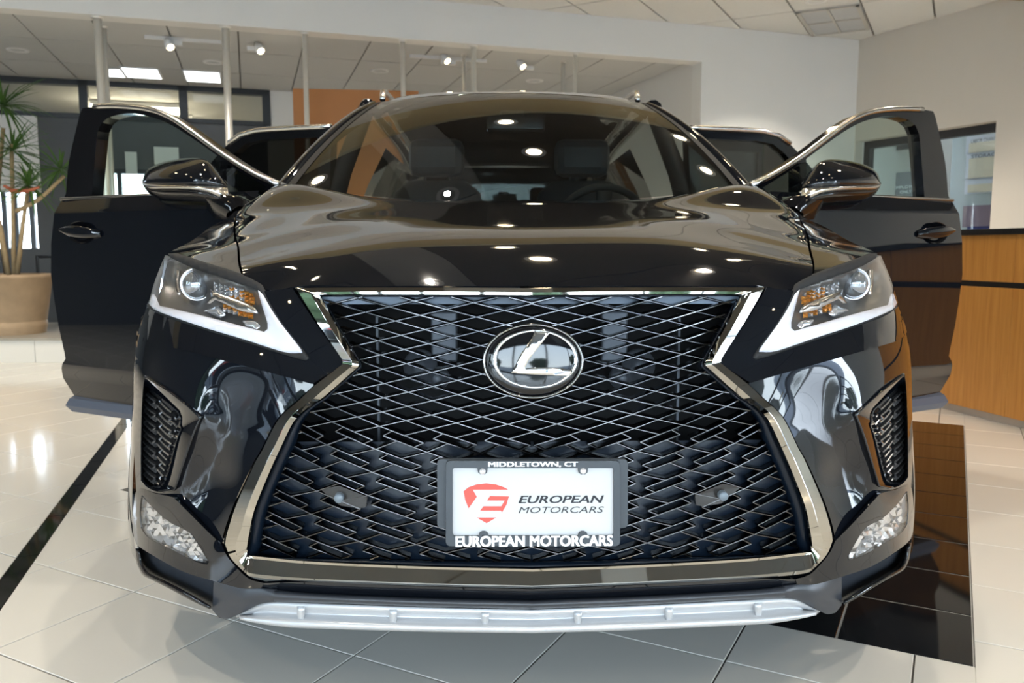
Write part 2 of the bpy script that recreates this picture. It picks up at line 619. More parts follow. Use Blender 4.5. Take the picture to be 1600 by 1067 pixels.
def patch(outer, holes=(), ctrl=(), step=7.0, corner=32.0, reg=2e-4, flange=0.010):
    """a curved panel of the front skin: outline points (px, py, off); its edges are turned back by flange"""
    o = spline(outer, step, corner, True)
    hs = [spline(h, step, corner, True) for h in holes]
    V, T = triangulate(o, hs, step)
    cp = np.array([tuple(p) for p in outer] + [tuple(p) for h in holes for p in h] + list(ctrl), float)
    f = TPS(cp[:, :2], cp[:, 2], reg)
    P = on_skin(V[:, 0], V[:, 1], f(V))
    F = []
    for t in T:
        a, b, c = (P[i] for i in t)
        n = np.cross(b - a, c - a)
        F.append(t if n @ (CAM - a) > 0 else t[::-1])
    if flange:
        P = list(P)
        for lp in [o] + hs:
            L = np.array(lp)[:, :2]
            q = on_skin(L[:, 0], L[:, 1], f(L))
            b0, n = len(P), len(q)
            P += list(q) + list(q + np.array([0, flange, 0]))
            cen = q.mean(0)
            for k in range(n):
                k2 = (k + 1) % n
                F.append((b0 + k, b0 + k2, b0 + n + k2, b0 + n + k))
        P = np.array(P)
    return P, F


# ================================================================== THE ROOM
HS, HC, HB = 2.75, 3.09, 2.80          # header underside, showroom ceiling, back-area ceiling
AX = radians(16.5)
WU = np.array([cos(AX), sin(AX), 0.0])   # along the header wall
WN = np.array([-sin(AX), cos(AX), 0.0])  # away from the camera
O0 = on_z(1095, 97, HS) * np.array([1, 1, 0])   # where the header meets the right-hand wall piece
C2 = on_z(1333, 65, HC) * np.array([1, 1, 0])   # inner corner of the room
UL = -10.5                               # left end of the building (along WU)
UR = float((C2 - O0) @ WU)
WB = 3.05                                # depth of the back area behind the header
WF = 13.2                                # from the header to the front window wall, behind the camera


def uw(u, w, z=0.0):
    """room coordinates: u along the header wall, w away from the camera"""
    p = O0 + WU * u + WN * w
    return (float(p[0]), float(p[1]), z)


RM = Matrix(((WU[0], WN[0], 0, O0[0]), (WU[1], WN[1], 0, O0[1]), (0, 0, 1, 0), (0, 0, 0, 1)))   # room -> world


def room_box(name, u0, u1, w0, w1, z0, z1, m, parent=None, bevel=0.0):
    return box_obj(name, (u0, w0, z0), (u1, w1, z1), m, parent, bevel, RM)


def to_room(p):
    d = np.asarray(p) - O0
    return float(d @ WU), float(d @ WN)


# ---- floor: a bed of grout, tiles laid on it
TA = radians(-29.2)
T_S = np.array([cos(TA), sin(TA), 0.0])
T_T = np.array([-sin(TA), cos(TA), 0.0])
TS = 0.380
S0, T0 = 0.2345, 0.128          # a joint crossing, in tile axes
floor = obj('floor', [uw(UL - 1, WB + 6, -0.004), uw(UL - 1, -WF, -0.004), uw(UR + 3.5, -WF, -0.004), uw(UR + 3.5, WB + 6, -0.004)],
            [(0, 1, 2, 3)], 'grout')
struct(floor, 'polished cream tile floor with a black tile square under the car')
# black square under the car
BK = [on_z(1522.7, 1041.6, 0), on_z(1499.6, 664, 0)]
bs1 = float(BK[0] @ T_S)
bt0 = float(BK[0] @ T_T)
BT = 0.2915
NB = 10
bs0, bt1 = bs1 - NB * BT, bt0 + NB * BT
# black border strip on the left
st_a = on_z(0, 905, 0)
ST_D = np.array([cos(AX + pi / 2), sin(AX + pi / 2), 0])
ST_N = np.array([cos(AX), sin(AX), 0])
st0 = float(st_a @ ST_N)
st1 = st0 + 0.058


def clip(poly, n, d):
    """keeps the side n.p <= d of a convex 2D polygon"""
    out = []
    for i in range(len(poly)):
        a, b = poly[i], poly[(i + 1) % len(poly)]
        fa, fb = a @ n - d, b @ n - d
        if fa <= 0:
            out.append(a)
        if (fa < 0) != (fb < 0) and abs(fa - fb) > 1e-9:
            out.append(a + (b - a) * (fa / (fa - fb)))
    return out


def tile_pieces(poly):
    """a cream tile minus the black strip and the black square"""
    res = []
    n2 = ST_N[:2]
    for side in ((n2, st0 - 0.001), (-n2, -(st1 + 0.001))):
        p = clip(poly, *side)
        if len(p) > 2:
            res.append(p)
    out = []
    s2, t2 = T_S[:2], T_T[:2]
    for p in res:
        g = 0.0015
        rest = p
        for n, d in ((s2, bs0 - g), (-s2, -(bs1 + g)), (t2, bt0 - g), (-t2, -(bt1 + g))):
            q = clip(rest, n, d)
            if len(q) > 2:
                out.append(q)
            rest = clip(rest, -n, -d)
            if len(rest) < 3:
                break
    return [p for p in out if abs(sum(p[i][0] * p[(i + 1) % len(p)][1] - p[(i + 1) % len(p)][0] * p[i][1] for i in range(len(p)))) > 2e-4]


def slab(poly, top=0.0, th=0.004, bev=0.0012):
    n = len(poly)
    c = sum(poly) / n
    ins = [p + (c - p) / max(np.hypot(*(c - p)), 1e-6) * bev * 1.4 for p in poly]
    v = [(*p, top - th) for p in poly] + [(*p, top - bev) for p in poly] + [(*p, top) for p in ins]
    f = [tuple(range(2 * n, 3 * n))]
    for k in range(n):
        k2 = (k + 1) % n
        f += [(k, k2, n + k2, n + k), (n + k, n + k2, 2 * n + k2, 2 * n + k)]
    return v, f


cells = []
for i in range(-36, 22):
    for j in range(-34, 36):
        g = 0.0020
        s_a, s_b = S0 + i * TS + g, S0 + (i + 1) * TS - g
        t_a, t_b = T0 + j * TS + g, T0 + (j + 1) * TS - g
        quad = [T_S[:2] * s + T_T[:2] * t for s, t in ((s_a, t_a), (s_b, t_a), (s_b, t_b), (s_a, t_b))]
        c = sum(quad) / 4
        u, w = to_room((c[0], c[1], 0))
        if not (UL < u < UR + 3 and -WF + 0.2 < w < WB - 0.1):
            continue
        vis = False
        dep = (np.array([c[0], c[1], 0]) - CAM) @ C_F
        if dep > 0.8:
            qx, qy = proj((c[0], c[1], 0))
            vis = -120 < qx < 1720 and 380 < qy < 1180 and not (230 < qx < 1400 and qy < 955)
        cells.append((not vis, dep, quad))
cells.sort(key=lambda q: (q[0], q[1]))
sq = np.array([(-.5, -.5), (.5, -.5), (.5, .5), (-.5, .5)]) * (TS - 0.0040)
sv, sf = slab([np.array(p) for p in sq])
tile_me = None
rest = MB()
n_tiles = 0
for hid, dep, quad in cells:
    pcs = tile_pieces(quad)
    whole = len(pcs) == 1 and len(pcs[0]) == 4 and max(np.hypot(*(a - b)) for a, b in zip(sorted(map(tuple, pcs[0])), sorted(map(tuple, quad))) for a, b in [(np.array(a), np.array(b))]) < 1e-6
    if whole and not hid and n_tiles < 250:
        if tile_me is None:
            o = obj('tile', sv, sf, 'tile', floor)
            tile_me = o.data
        else:
            o = bpy.data.objects.new('tile', tile_me)
            COL.objects.link(o)
            o.parent = floor
        c = sum(quad) / 4
        o.location = (c[0], c[1], 0)
        o.rotation_euler = (0, 0, TA)
        n_tiles += 1
    elif not hid and n_tiles < 290:
        for p in pcs:
            v, f = slab(p)
            obj('tile', v, f, 'tile', floor)
            n_tiles += 1
    else:
        for p in pcs:
            v, f = slab(p)
            rest.add(v, f)
o = rest.build('tile_field', 'tile', floor, weld=False)
o['kind'] = 'stuff'
bq = np.array([(-.5, -.5), (.5, -.5), (.5, .5), (-.5, .5)]) * (BT - 0.005)
bv, bf = slab([np.array(p) for p in bq])
black_me = None
for i in range(NB):
    for j in range(NB):
        c = T_S * (bs0 + (i + .5) * BT) + T_T * (bt0 + (j + .5) * BT)
        if black_me is None:
            o = obj('black_tile', bv, bf, 'black_tile', floor)
            black_me = o.data
        else:
            o = bpy.data.objects.new('black_tile', black_me)
            COL.objects.link(o)
            o.parent = floor
        o.location = (c[0], c[1], 0)
        o.rotation_euler = (0, 0, TA)
bed = []
for s, t in ((bs0, bt0), (bs1, bt0), (bs1, bt1), (bs0, bt1)):
    q = T_S * s + T_T * t
    bed.append((q[0], q[1], -0.0016))
obj('grout_bed', bed, [(0, 1, 2, 3)], 'pale_grout', floor)
k = -7.0
while k < 7.5:
    L = 0.40
    a, b = k + 0.0012, k + L - 0.0012
    quad = [ST_N[:2] * s + ST_D[:2] * t for s, t in ((st0 + .001, a), (st1 - .001, a), (st1 - .001, b), (st0 + .001, b))]
    v, f = slab(quad)
    obj('border_tile', v, f, 'black_tile', floor)
    k += L

# ---- ceilings
ceiling = struct(room_box('ceiling', UL, UR + 4.5, -WF, 0.0, HC + 0.02, HC + 0.12, 'ceil_grid'), 'white panelled showroom ceiling')
W_BAND = to_room(on_z(1600, 0, HC))[1] - .12
CG = radians(-29.4)
G_N = np.array([cos(CG), sin(CG)])
G_T = np.array([-sin(CG), cos(CG)])
for i in range(-24, 22):
    for j in range(-4, 16):
        g = .009
        n0_, t0_ = -2.48 + .5625 * i, 6.80 - 1.125 * 5 + 1.125 * j
        quad = [G_N * a + G_T * b_ for a, b_ in ((n0_ + g, t0_ + g), (n0_ + .5625 - g, t0_ + g), (n0_ + .5625 - g, t0_ + 1.125 - g), (n0_ + g, t0_ + 1.125 - g))]
        o2_ = O0[:2]
        for nn_, dd_ in ((WN[:2], float(o2_ @ WN[:2]) - .003), (-WN[:2], -float(o2_ @ WN[:2]) - W_BAND), (WU[:2], float(o2_ @ WU[:2]) + UR + 4.3), (-WU[:2], -float(o2_ @ WU[:2]) - UL)):
            quad = clip(quad, nn_, dd_)
            if len(quad) < 3:
                break
        if len(quad) < 3 or abs(sum(quad[k][0] * quad[(k + 1) % len(quad)][1] - quad[(k + 1) % len(quad)][0] * quad[k][1] for k in range(len(quad)))) < .004:
            continue
        n = len(quad)
        b = MB()
        b.add([(*p, HC) for p in quad] + [(*p, HC + .019) for p in quad], [tuple(reversed(range(n))), tuple(range(n, 2 * n))] + [(k, (k + 1) % n, n + (k + 1) % n, n + k) for k in range(n)])
        b.build('ceiling_panel', 'ceil', ceiling)
room_box('cove_band', UL, UR + 4.4, W_BAND - 0.75, W_BAND - .01, HC - .06, HC + .02, 'cove', ceiling)
# darker field over the cars with a pale strip that carries downlights
U_ST = to_room((-0.35, 1.5, 0))[0]
n_d = 7
for k in range(n_d):
    wa = W_BAND - .76 - (WF + W_BAND - .76) * k / n_d
    wb = W_BAND - .76 - (WF + W_BAND - .76) * (k + 1) / n_d
    room_box('dark_field_panel', UL, U_ST - .30, wb + .008, wa - .008, HC, HC + .018, 'ceil_dark', ceiling)
    room_box('dark_field_panel', U_ST + .30, UR + 4.4, wb + .008, wa - .008, HC, HC + .018, 'ceil_dark', ceiling)
    room_box('strip_panel', U_ST - .29, U_ST + .29, wb + .008, wa - .008, HC - .012, HC + .018, 'ceil_mid', ceiling)
ceiling_back = struct(room_box('ceiling_back', UL, 0.0, 0.16, WB + 4, HB + 0.02, HB + 0.12, 'ceil_grid'), 'low grey panelled ceiling of the back area')
bp = None
for i in range(-8, 11):
    for j in range(3):
        u0 = -6.0 + .57 * i
        if u0 < UL or u0 + .57 > .01:
            continue
        if bp is None:
            b = MB()
            b.box((.007, .007, 0), (.563, .99, 0.018))
            bp = o = b.build('ceiling_panel', 'ceil_back', ceiling_back)
        else:
            o = bp.copy()
            COL.objects.link(o)
        o.location = uw(u0, 0.16 + j * 1.0, HB)
        o.rotation_euler = (0, 0, AX)
room_box('ceiling_panel', -.293, -.004, .167, WB + .1, HB, HB + .018, 'ceil_back', ceiling_back)

# ---- header, walls
struct(room_box('wall_header', UL, 0.0, -0.02, 0.16, HS, HC + 0.02, 'header'), 'pale painted header over the back area')
struct(room_box('wall_back_right', 0.0, UR + 0.15, -0.02, 0.16, 0, HC + 0.02, 'header'), 'pale wall between the header opening and the corner')
struct(room_box('wall_inner', 0.0, 0.12, 0.16, WB + 1, 0, HB + 0.02, 'white_wall'), 'white side wall of the back area')
# right wall with the office window
C3 = on_z(1560, 0, HC) * np.array([1, 1, 0])
RD = (C3 - C2) / np.linalg.norm(C3 - C2)          # along the right wall, toward the camera
RN = np.array([RD[1], -RD[0], 0.0])               # into the showroom is -RN or RN: choose toward camera
if RN @ (CAM * np.array([1, 1, 0]) - C2) < 0:
    RN = -RN
RW = Matrix(((RD[0], -RN[0], 0, C2[0]), (RD[1], -RN[1], 0, C2[1]), (0, 0, 1, 0), (0, 0, 0, 1)))   # x along wall, y into the wall


def rw_uv(px, py, back=0.0):
    p = on_plane(px, py, C2 - RN * back, RN)
    d = p - C2
    return float(d @ RD), float(p[2])


q_r = rw_uv(1557, 187)
q_l = rw_uv(1337, 222)
OP_A, OP_B, OP_T, OP_Z = q_l[0], q_r[0], (q_l[1] + q_r[1]) / 2, 0.9
wr = MB()
for lo, hi in (((-0.02, 0, 0), (OP_A, 0.22, HC + .02)), ((OP_B, 0, 0), (9.5, 0.22, HC + .02)), ((OP_A, 0, OP_T), (OP_B, 0.22, HC + .02)),
               ((OP_A, 0, 0), (OP_B, 0.22, OP_Z))):
    wr.box(lo, hi, 0, RW)
struct(wr.build('wall_right', 'wall'), 'warm grey wall with a deep office window')
win = empty('window_1', tuple(RW @ Vector(((OP_A + OP_B) / 2, 0.15, OP_Z))))
struct(win, 'black framed office window behind the counter')


def child_of(o, p):
    o.parent = p
    o.matrix_parent_inverse = Matrix.Translation(-Vector(p.location))
    return o


fr = MB()
FW = 0.075
y0, y1 = 0.12, 0.19
fr.box((OP_A, y0, OP_T - FW), (OP_B, y1, OP_T), 0, RW)
fr.box((OP_A, y0, OP_Z), (OP_B, y1, OP_Z + FW), 0, RW)
for xx in (OP_A, (OP_A + OP_B) / 2 - FW / 2, OP_B - FW):
    fr.box((xx, y0, OP_Z), (xx + FW, y1, OP_T), 0, RW)
child_of(fr.build('window_frame', 'frame_black'), win)
for a, b in ((OP_A + FW, (OP_A + OP_B) / 2 - FW / 2), ((OP_A + OP_B) / 2 + FW / 2, OP_B - FW)):
    child_of(box_obj('pane', (a, 0.15, OP_Z + FW), (b, 0.154, OP_T - FW), 'clear', M4=RW), win)
# office behind the window: floor-to-ceiling shell
off = MB()
off.box((-0.5, 1.9, 0), (5.0, 2.0, HC), 0, RW)
off.box((-0.6, 0.22, 0), (-0.5, 1.9, HC), 0, RW)
off.box((4.9, 0.22, 0), (5.0, 1.9, HC), 0, RW)
struct(off.build('wall_office', 'white_wall'), 'pale office wall seen through the window')
struct(box_obj('ceiling_office', (-0.5, 0.22, 2.6), (5.0, 1.9, 2.7), 'ceil', M4=RW), 'office ceiling')

# back wall of the back area: upper glazing, charcoal band, bright lower windows
pB = np.array(uw(0, WB))


def bw(px, py):
    p = on_plane(px, py, pB, WN)
    return to_room(p)[0], float(p[2])


u_m = [bw(x, 130)[0] for x in (-300, 129, 285, 415)]
z_band = bw(200, 188)[1]
z_win = bw(200, 264)[1]
z_sill = 0.35
u_wl, u_wr = bw(137, 290)[0], bw(330, 290)[0]
u_w0 = bw(55, 300)[0]
u_w9 = bw(-12, 300)[0]
z_s4, z_t4 = bw(20, 388)[1], bw(20, 300)[1]
bwl = MB()
u_end = u_m[3]
for lo, hi in (((UL, WB, z_win), (u_end, WB + .12, z_band)), ((UL, WB, 0), (u_end, WB + .12, z_sill)),
               ((u_w0, WB, z_sill), (u_wl, WB + .12, z_win)), ((UL, WB, z_sill), (u_w9, WB + .12, z_win)), ((u_w9, WB, z_sill), (u_w0, WB + .12, z_s4)), ((u_w9, WB, z_t4), (u_w0, WB + .12, z_win)), ((u_wr, WB, z_sill), (u_end, WB + .12, z_win))):
    bwl.box(lo, hi, 0, RM)
struct(bwl.build('wall_back', 'dark_wall'), 'charcoal back wall between the upper glazing and the low windows')
struct(room_box('wall_back_centre', u_end, 0.12, WB, WB + .12, 0, HB + .02, 'white_wall'), 'pale wall behind the orange screen')
wt = struct(empty('window_2', uw((u_m[0] + u_m[3]) / 2, WB, z_band)), 'black framed band of glazing under the back ceiling')
fr = MB()
fr.box((UL, WB - .02, HB - .06), (u_end, WB + .10, HB), 0, RM)
fr.box((UL, WB - .02, z_band), (u_end, WB + .10, z_band + .05), 0, RM)
for um in u_m[1:]:
    fr.box((um - .045, WB - .02, z_band), (um + .045, WB + .10, HB), 0, RM)
child_of(fr.build('window_frame', 'frame_black'), wt)
for a, b in zip(u_m[:-1], u_m[1:]):
    child_of(box_obj('pane', (a + .045, WB + .04, z_band + .05), (b - .045, WB + .046, HB - .06), 'clear', M4=RM), wt)
wl_ = struct(empty('window_3', uw((u_wl + u_wr) / 2, WB, z_sill)), 'bright low window behind the open door')
fr = MB()
nm = 4
for i in range(nm + 1):
    um = u_wl + (u_wr - u_wl) * i / nm
    fr.box((um - .025, WB, z_sill), (um + .025, WB + .10, z_win), 0, RM)
fr.box((u_wl, WB, z_win - .05), (u_wr, WB + .10, z_win), 0, RM)
child_of(fr.build('window_frame', 'frame_black'), wl_)
for i in range(nm):
    a = u_wl + (u_wr - u_wl) * i / nm + .025
    b = u_wl + (u_wr - u_wl) * (i + 1) / nm - .025
    child_of(box_obj('pane', (a, WB + .05, z_sill), (b, WB + .056, z_win - .05), 'clear', M4=RM), wl_)
wq = struct(empty('window_4', uw((u_w9 + u_w0) / 2, WB, z_s4)), 'bright window behind the potted plant')
fr = MB()
for um in (u_w9 + .1, (u_w9 + u_w0) / 2, u_w0 - .05):
    fr.box((um - .025, WB, z_s4), (um + .025, WB + .10, z_t4), 0, RM)
child_of(fr.build('window_frame', 'frame_black'), wq)
for a, b in ((u_w9 + .125, (u_w9 + u_w0) / 2 - .025), ((u_w9 + u_w0) / 2 + .025, u_w0 - .075)):
    child_of(box_obj('pane', (a, WB + .05, z_s4), (b, WB + .056, z_t4), 'clear', M4=RM), wq)
# room beyond the upper glazing
far = MB()
far.box((UL, WB + 3.6, z_band - .05), (u_end, WB + 3.7, HB + .1), 0, RM)
far.box((u_end, WB + .12, z_band - .05), (u_end + .1, WB + 3.7, HB + .1), 0, RM)
far.box((UL, WB + .12, z_band - .05), (u_end, WB + 3.7, z_band), 0, RM)
struct(far.build('wall_far_office', 'white_wall'), 'pale room beyond the upper glazing')
room_box('ceiling_panel', UL, u_end, WB + .13, WB + 3.55, HB, HB + .018, 'ceil_back', ceiling_back)
struct(room_box('wall_back_left', UL, bw(62, 250)[0], WB - .03, WB - .002, z_t4, z_band, 'white_wall'), 'pale wall panel behind the potted plant')
# left end and the glazed front behind the camera
WG = -5.6
struct(room_box('wall_left', UL - .15, UL, WG, WB, 0, HC + .1, 'dark_wall'), 'charcoal end wall of the showroom')
ws_ = struct(empty('window_6', uw(UL, -8, 0)), 'tall glazing on the left side of the showroom')
fr = MB()
n_l = 5
for k in range(n_l + 1):
    w0 = -WF + (WG + WF) * k / n_l
    fr.box((UL - .12, w0 - .05, 0), (UL, w0 + .05, HC), 0, RM)
fr.box((UL - .12, -WF, 2.78), (UL, WG, HC + .1), 0, RM)
fr.box((UL - .12, -WF, 0), (UL, WG, .12), 0, RM)
child_of(fr.build('window_frame', 'frame_black'), ws_)
for k in range(n_l):
    a = -WF + (WG + WF) * k / n_l + .05
    b = -WF + (WG + WF) * (k + 1) / n_l - .05
    child_of(box_obj('pane', (UL - .06, a, .12), (UL - .054, b, 2.78), 'clear', M4=RM), ws_)
wf = struct(empty('window_5', uw(-3, -WF, 0)), 'tall glazed shop front')
fr = MB()
n_f = 9
for k in range(n_f + 1):
    u0 = UL + (UR + 4.5 - UL) * k / n_f
    fr.box((u0 - .05, -WF - .12, 0), (u0 + .05, -WF, HC), 0, RM)
fr.box((UL, -WF - .12, 2.78), (UR + 4.5, -WF, HC + .1), 0, RM)
fr.box((UL, -WF - .12, 0), (UR + 4.5, -WF, .12), 0, RM)
child_of(fr.build('window_frame', 'frame_black'), wf)
for k in range(n_f):
    a = UL + (UR + 4.5 - UL) * k / n_f + .05
    b = UL + (UR + 4.5 - UL) * (k + 1) / n_f - .05
    child_of(box_obj('pane', (a, -WF - .06, .12), (b, -WF - .054, 2.78), 'clear', M4=RM), wf)
struct(obj('ground', [(-70, -80, -.15), (70, -80, -.15), (70, 60, -.15), (-70, 60, -.15)], [(0, 1, 2, 3)], 'asphalt'), 'asphalt car park outside the glass')
# trees added out of view, sized to limit the sky the bodywork reflects
ORD_T = ('first', 'second', 'third', 'fourth', 'fifth', 'sixth')
tree_at = [uw(-22 + k * 7.2, -WF - 9.5 - random.uniform(0, 2), -.15) for k in range(6)] + [uw(UL - 9.5 - random.uniform(0, 1.5), -18 + k * 6.0, -.15) for k in range(3)]
for k_, tp_ in enumerate(tree_at):
    h = (2.6, 2.8, 2.7, 3.6, 7.2, 7.6, 5.4, 5.8, 5.6)[k_]
    tr = empty('added_tree', tp_)
    bm = bmesh.new()
    bmesh.ops.create_icosphere(bm, subdivisions=3, radius=1)
    for v in bm.verts:
        r = 1 + random.uniform(-.18, .18)
        v.co = Vector((v.co.x * r * h * .44, v.co.y * r * h * .40, v.co.z * r * h * .42 + h * .62))
    me = bpy.data.meshes.new('crown')
    bm.to_mesh(me)
    bm.free()
    me.materials.append(M['foliage'])
    o = bpy.data.objects.new('crown', me)
    COL.objects.link(o)
    o.parent = tr
    b = MB()
    b.tube([(0, 0, 0), (0, 0, h * .4)], [.18, .12], 8)
    b.build('trunk', 'cane', tr)
    tag(tr, ('added unseen tree facing the shop front, %s from the left' % ORD_T[k_]) if k_ < 6 else ('added unseen tree outside the side glazing, %s from the road' % ORD_T[k_ - 6]), 'tree', 'added trees across the car park')

# cars parked outside the side glazing
def parked_car(loc, rz, col, label):
    t = empty('parked_car', loc, rz)
    pm = mat('parked_car_paint', col, .12, coat=.6, noise=.05)
    sec = [(-2.2, .35), (-2.25, .62), (-2.1, .86), (-1.2, .95), (1.35, .97), (2.05, .90), (2.2, .70), (2.2, .35)]
    b = MB()
    b.loft([[(x, y * .86 * (1 if abs(y) < 1 else .97), z) for x, z in sec] for y in (-1.0, -.97, -.5, .5, .97, 1.0)])
    for y in (-.86 * .97, .86 * .97):
        b.add([(x, y, z) for x, z in sec], [tuple(range(8))])
    b.build('body', pm, t, bevel=.05)
    cab = [(-1.15, .95, .78), (-.55, 1.42, .62), (1.0, 1.44, .62), (1.75, .96, .76)]
    b = MB()
    b.loft([[(x, -w_, z), (x, w_, z)] for x, z, w_ in cab])
    for sgn in (-1, 1):
        b.add([(x, sgn * w_, z) for x, z, w_ in cab], [(0, 1, 2, 3)])
    b.build('cabin', 'gloss_black', t)
    for sx_ in (-1.4, 1.4):
        for sy_ in (-.78, .78):
            b = MB()
            b.lathe([(0, -.1), (.33, -.1), (.34, 0), (.33, .1), (0, .1)], 20, (sx_, sy_, .34), axis='y')
            b.build('wheel', 'rubber', t, smooth=True)
    for sy_ in (-.62, .62):
        b = MB()
        b.box((2.17, sy_ - .14, .72), (2.215, sy_ + .14, .84))
        b.build('tail_lamp', 'plate_red', t, bevel=.01)
    tag(t, label, 'car', 'cars parked outside')


parked_car(uw(UL - 4.2, -7.3, -.15), AX + .15, (.02, .025, .035), 'dark blue car parked outside the side glazing, nearest the end wall')
parked_car(uw(UL - 4.6, -9.9, -.15), AX + .10, (.10, .11, .12), 'grey car parked outside the side glazing, middle of three')
parked_car(uw(UL - 4.2, -12.4, -.15), AX + .12, (.015, .015, .016), 'black car parked outside the side glazing, nearest the shop front')

# daylight: portals in the glazed walls
for (u, w, z, su, sz, rz) in (((UL + UR + 4.5) / 2, -WF - .02, 1.45, UR + 4.5 - UL, 2.7, 0.0),):
    L = bpy.data.lights.new('daylight_portal', 'AREA')
    L.shape = 'RECTANGLE'
    L.size, L.size_y = su, sz
    L.cycles.is_portal = True
    o = bpy.data.objects.new('daylight_portal', L)
    COL.objects.link(o)
    o.location = uw(u, w, z)
    o.rotation_euler = (-pi / 2 + pi, 0, AX + rz)
L = bpy.data.lights.new('daylight_portal', 'AREA')
L.shape = 'RECTANGLE'
L.size, L.size_y = WF + WG, 2.7
L.cycles.is_portal = True
o = bpy.data.objects.new('daylight_portal', L)
COL.objects.link(o)
o.location = uw(UL - .02, (WG - WF) / 2, 1.45)
o.rotation_euler = (pi / 2, 0, AX - pi / 2)

# ---- recessed lights
def spot(loc, power, col=(1.0, 0.91, 0.78), size=1.9, r=0.025):
    L = bpy.data.lights.new('downlight_lamp', 'SPOT')
    L.energy = power
    L.color = col
    L.spot_size = size
    L.spot_blend = 0.6
    L.shadow_soft_size = r
    o = bpy.data.objects.new('downlight_lamp', L)
    COL.objects.link(o)
    o.location = loc
    return o


def downlight(p, z, label, group, power=30):
    t = empty('recessed_light', (p[0], p[1], z))
    b = MB()
    b.lathe([(0.062, 0.004), (0.066, -0.006), (0.095, -0.008), (0.10, 0.002)], 24)
    b.build('trim_ring', 'fixture', t, smooth=True)
    b = MB()
    b.lathe([(0.0, 0.012), (0.035, 0.010), (0.062, 0.004)], 20)
    b.build('lamp', 'bulb', t, smooth=True)
    tag(t, label, 'light', group)
    if power:
        spot((p[0], p[1], z - 0.03), power)
    return t


main_spots = []
for i in range(4):
    main_spots.append((U_ST, -3.9 - 1.9 * i))
for i in range(4):
    for j in range(3):
        main_spots.append((U_ST + (-3.6, -1.8, 1.7, 3.3)[i], -4.3 - j * 2.2))
ORD = ('first', 'second', 'third', 'fourth', 'fifth', 'sixth', 'seventh', 'eighth', 'ninth')
q = on_z(1275, 0, HC)
downlight(q, HC - .002, 'recessed downlight beside the four celled ceiling fixture', 'recessed lights in the showroom ceiling', 70)
for k in range(5):  # lamps out of view, added to brighten the header
    downlight(uw(-8.4 + k * 1.9, -1.05), HC - .002, 'added unseen downlight washing the pale header, %s from its far left end' % ORD[k], 'added lights along the header', 62)
for k in range(3):  # more lamps out of view, added to lift the right-hand wall
    p_ = C2 + RD * (2.9 + 1.5 * k) + RN * .75
    downlight(p_, HC - .002, 'added unseen downlight washing the warm grey wall, %s beyond the ceiling fixture' % ORD[k], 'added lights along the right wall', 26)
for k, (u, w) in enumerate(main_spots):
    if k < 4:
        lb_ = 'recessed downlight in the pale ceiling strip over the car, %s from the header' % ORD[k]
    else:
        lb_ = 'recessed downlight in the dark ceiling, %s row from the left, %s from the header' % (ORD[(k - 4) // 3], ORD[(k - 4) % 3])
    downlight(uw(u, w), HC - .014, lb_, 'recessed lights in the dark ceiling', 30)
for i in range(4):
    for j in range(3):
        downlight(uw(U_ST + (-2.7, -.9, .85, 2.5)[i], (-2.75, -3.5, -5.3)[j]), HC - .014, 'small recessed lamp in the dark ceiling, %s line from the left, %s from the header' % (ORD[i], ORD[j]), 'small lamps in the dark ceiling', 0)
for (px, py, nm) in ((28, 78, 'recessed downlight above the potted plant'), (333, 97, 'recessed downlight between the two left track spotlights'),
                     (593, 110, 'recessed downlight above the orange screen'), (835, 126, 'recessed downlight above the middle of the car roof')):
    downlight(on_z(px, py, HB), HB - .002, nm, 'recessed lights in the back ceiling', 9)

# ---- air diffuser
dc = G_N * (-2.48 + .5625 * 3.5) + G_T * 7.29
t = empty('ceiling_fixture', (dc[0], dc[1], HC), CG)
b = MB()
SX_, SY_ = .272, .47
for lo, hi in (((-SX_, -SY_), (SX_, -SY_ + .035)), ((-SX_, SY_ - .035), (SX_, SY_)), ((-SX_, -SY_), (-SX_ + .035, SY_)), ((SX_ - .035, -SY_), (SX_, SY_)),
               ((-.012, -SY_), (.012, SY_)), ((-SX_, -.012), (SX_, .012))):
    b.box((*lo, -.016), (*hi, 0.0))
b.build('frame', 'fixture_frame', t)
for sx in (-1, 1):
    for sy in (-1, 1):
        x0, x1 = sorted((sx * .012, sx * (SX_ - .035)))
        y0, y1 = sorted((sy * .012, sy * (SY_ - .035)))
        b = MB()
        b.box((x0, y0, -.007), (x1, y1, 0))
        b.build('louvre', 'grille_grey', t)
tag(t, 'grey four celled louvred ceiling fixture near the corner', 'ceiling fixture')

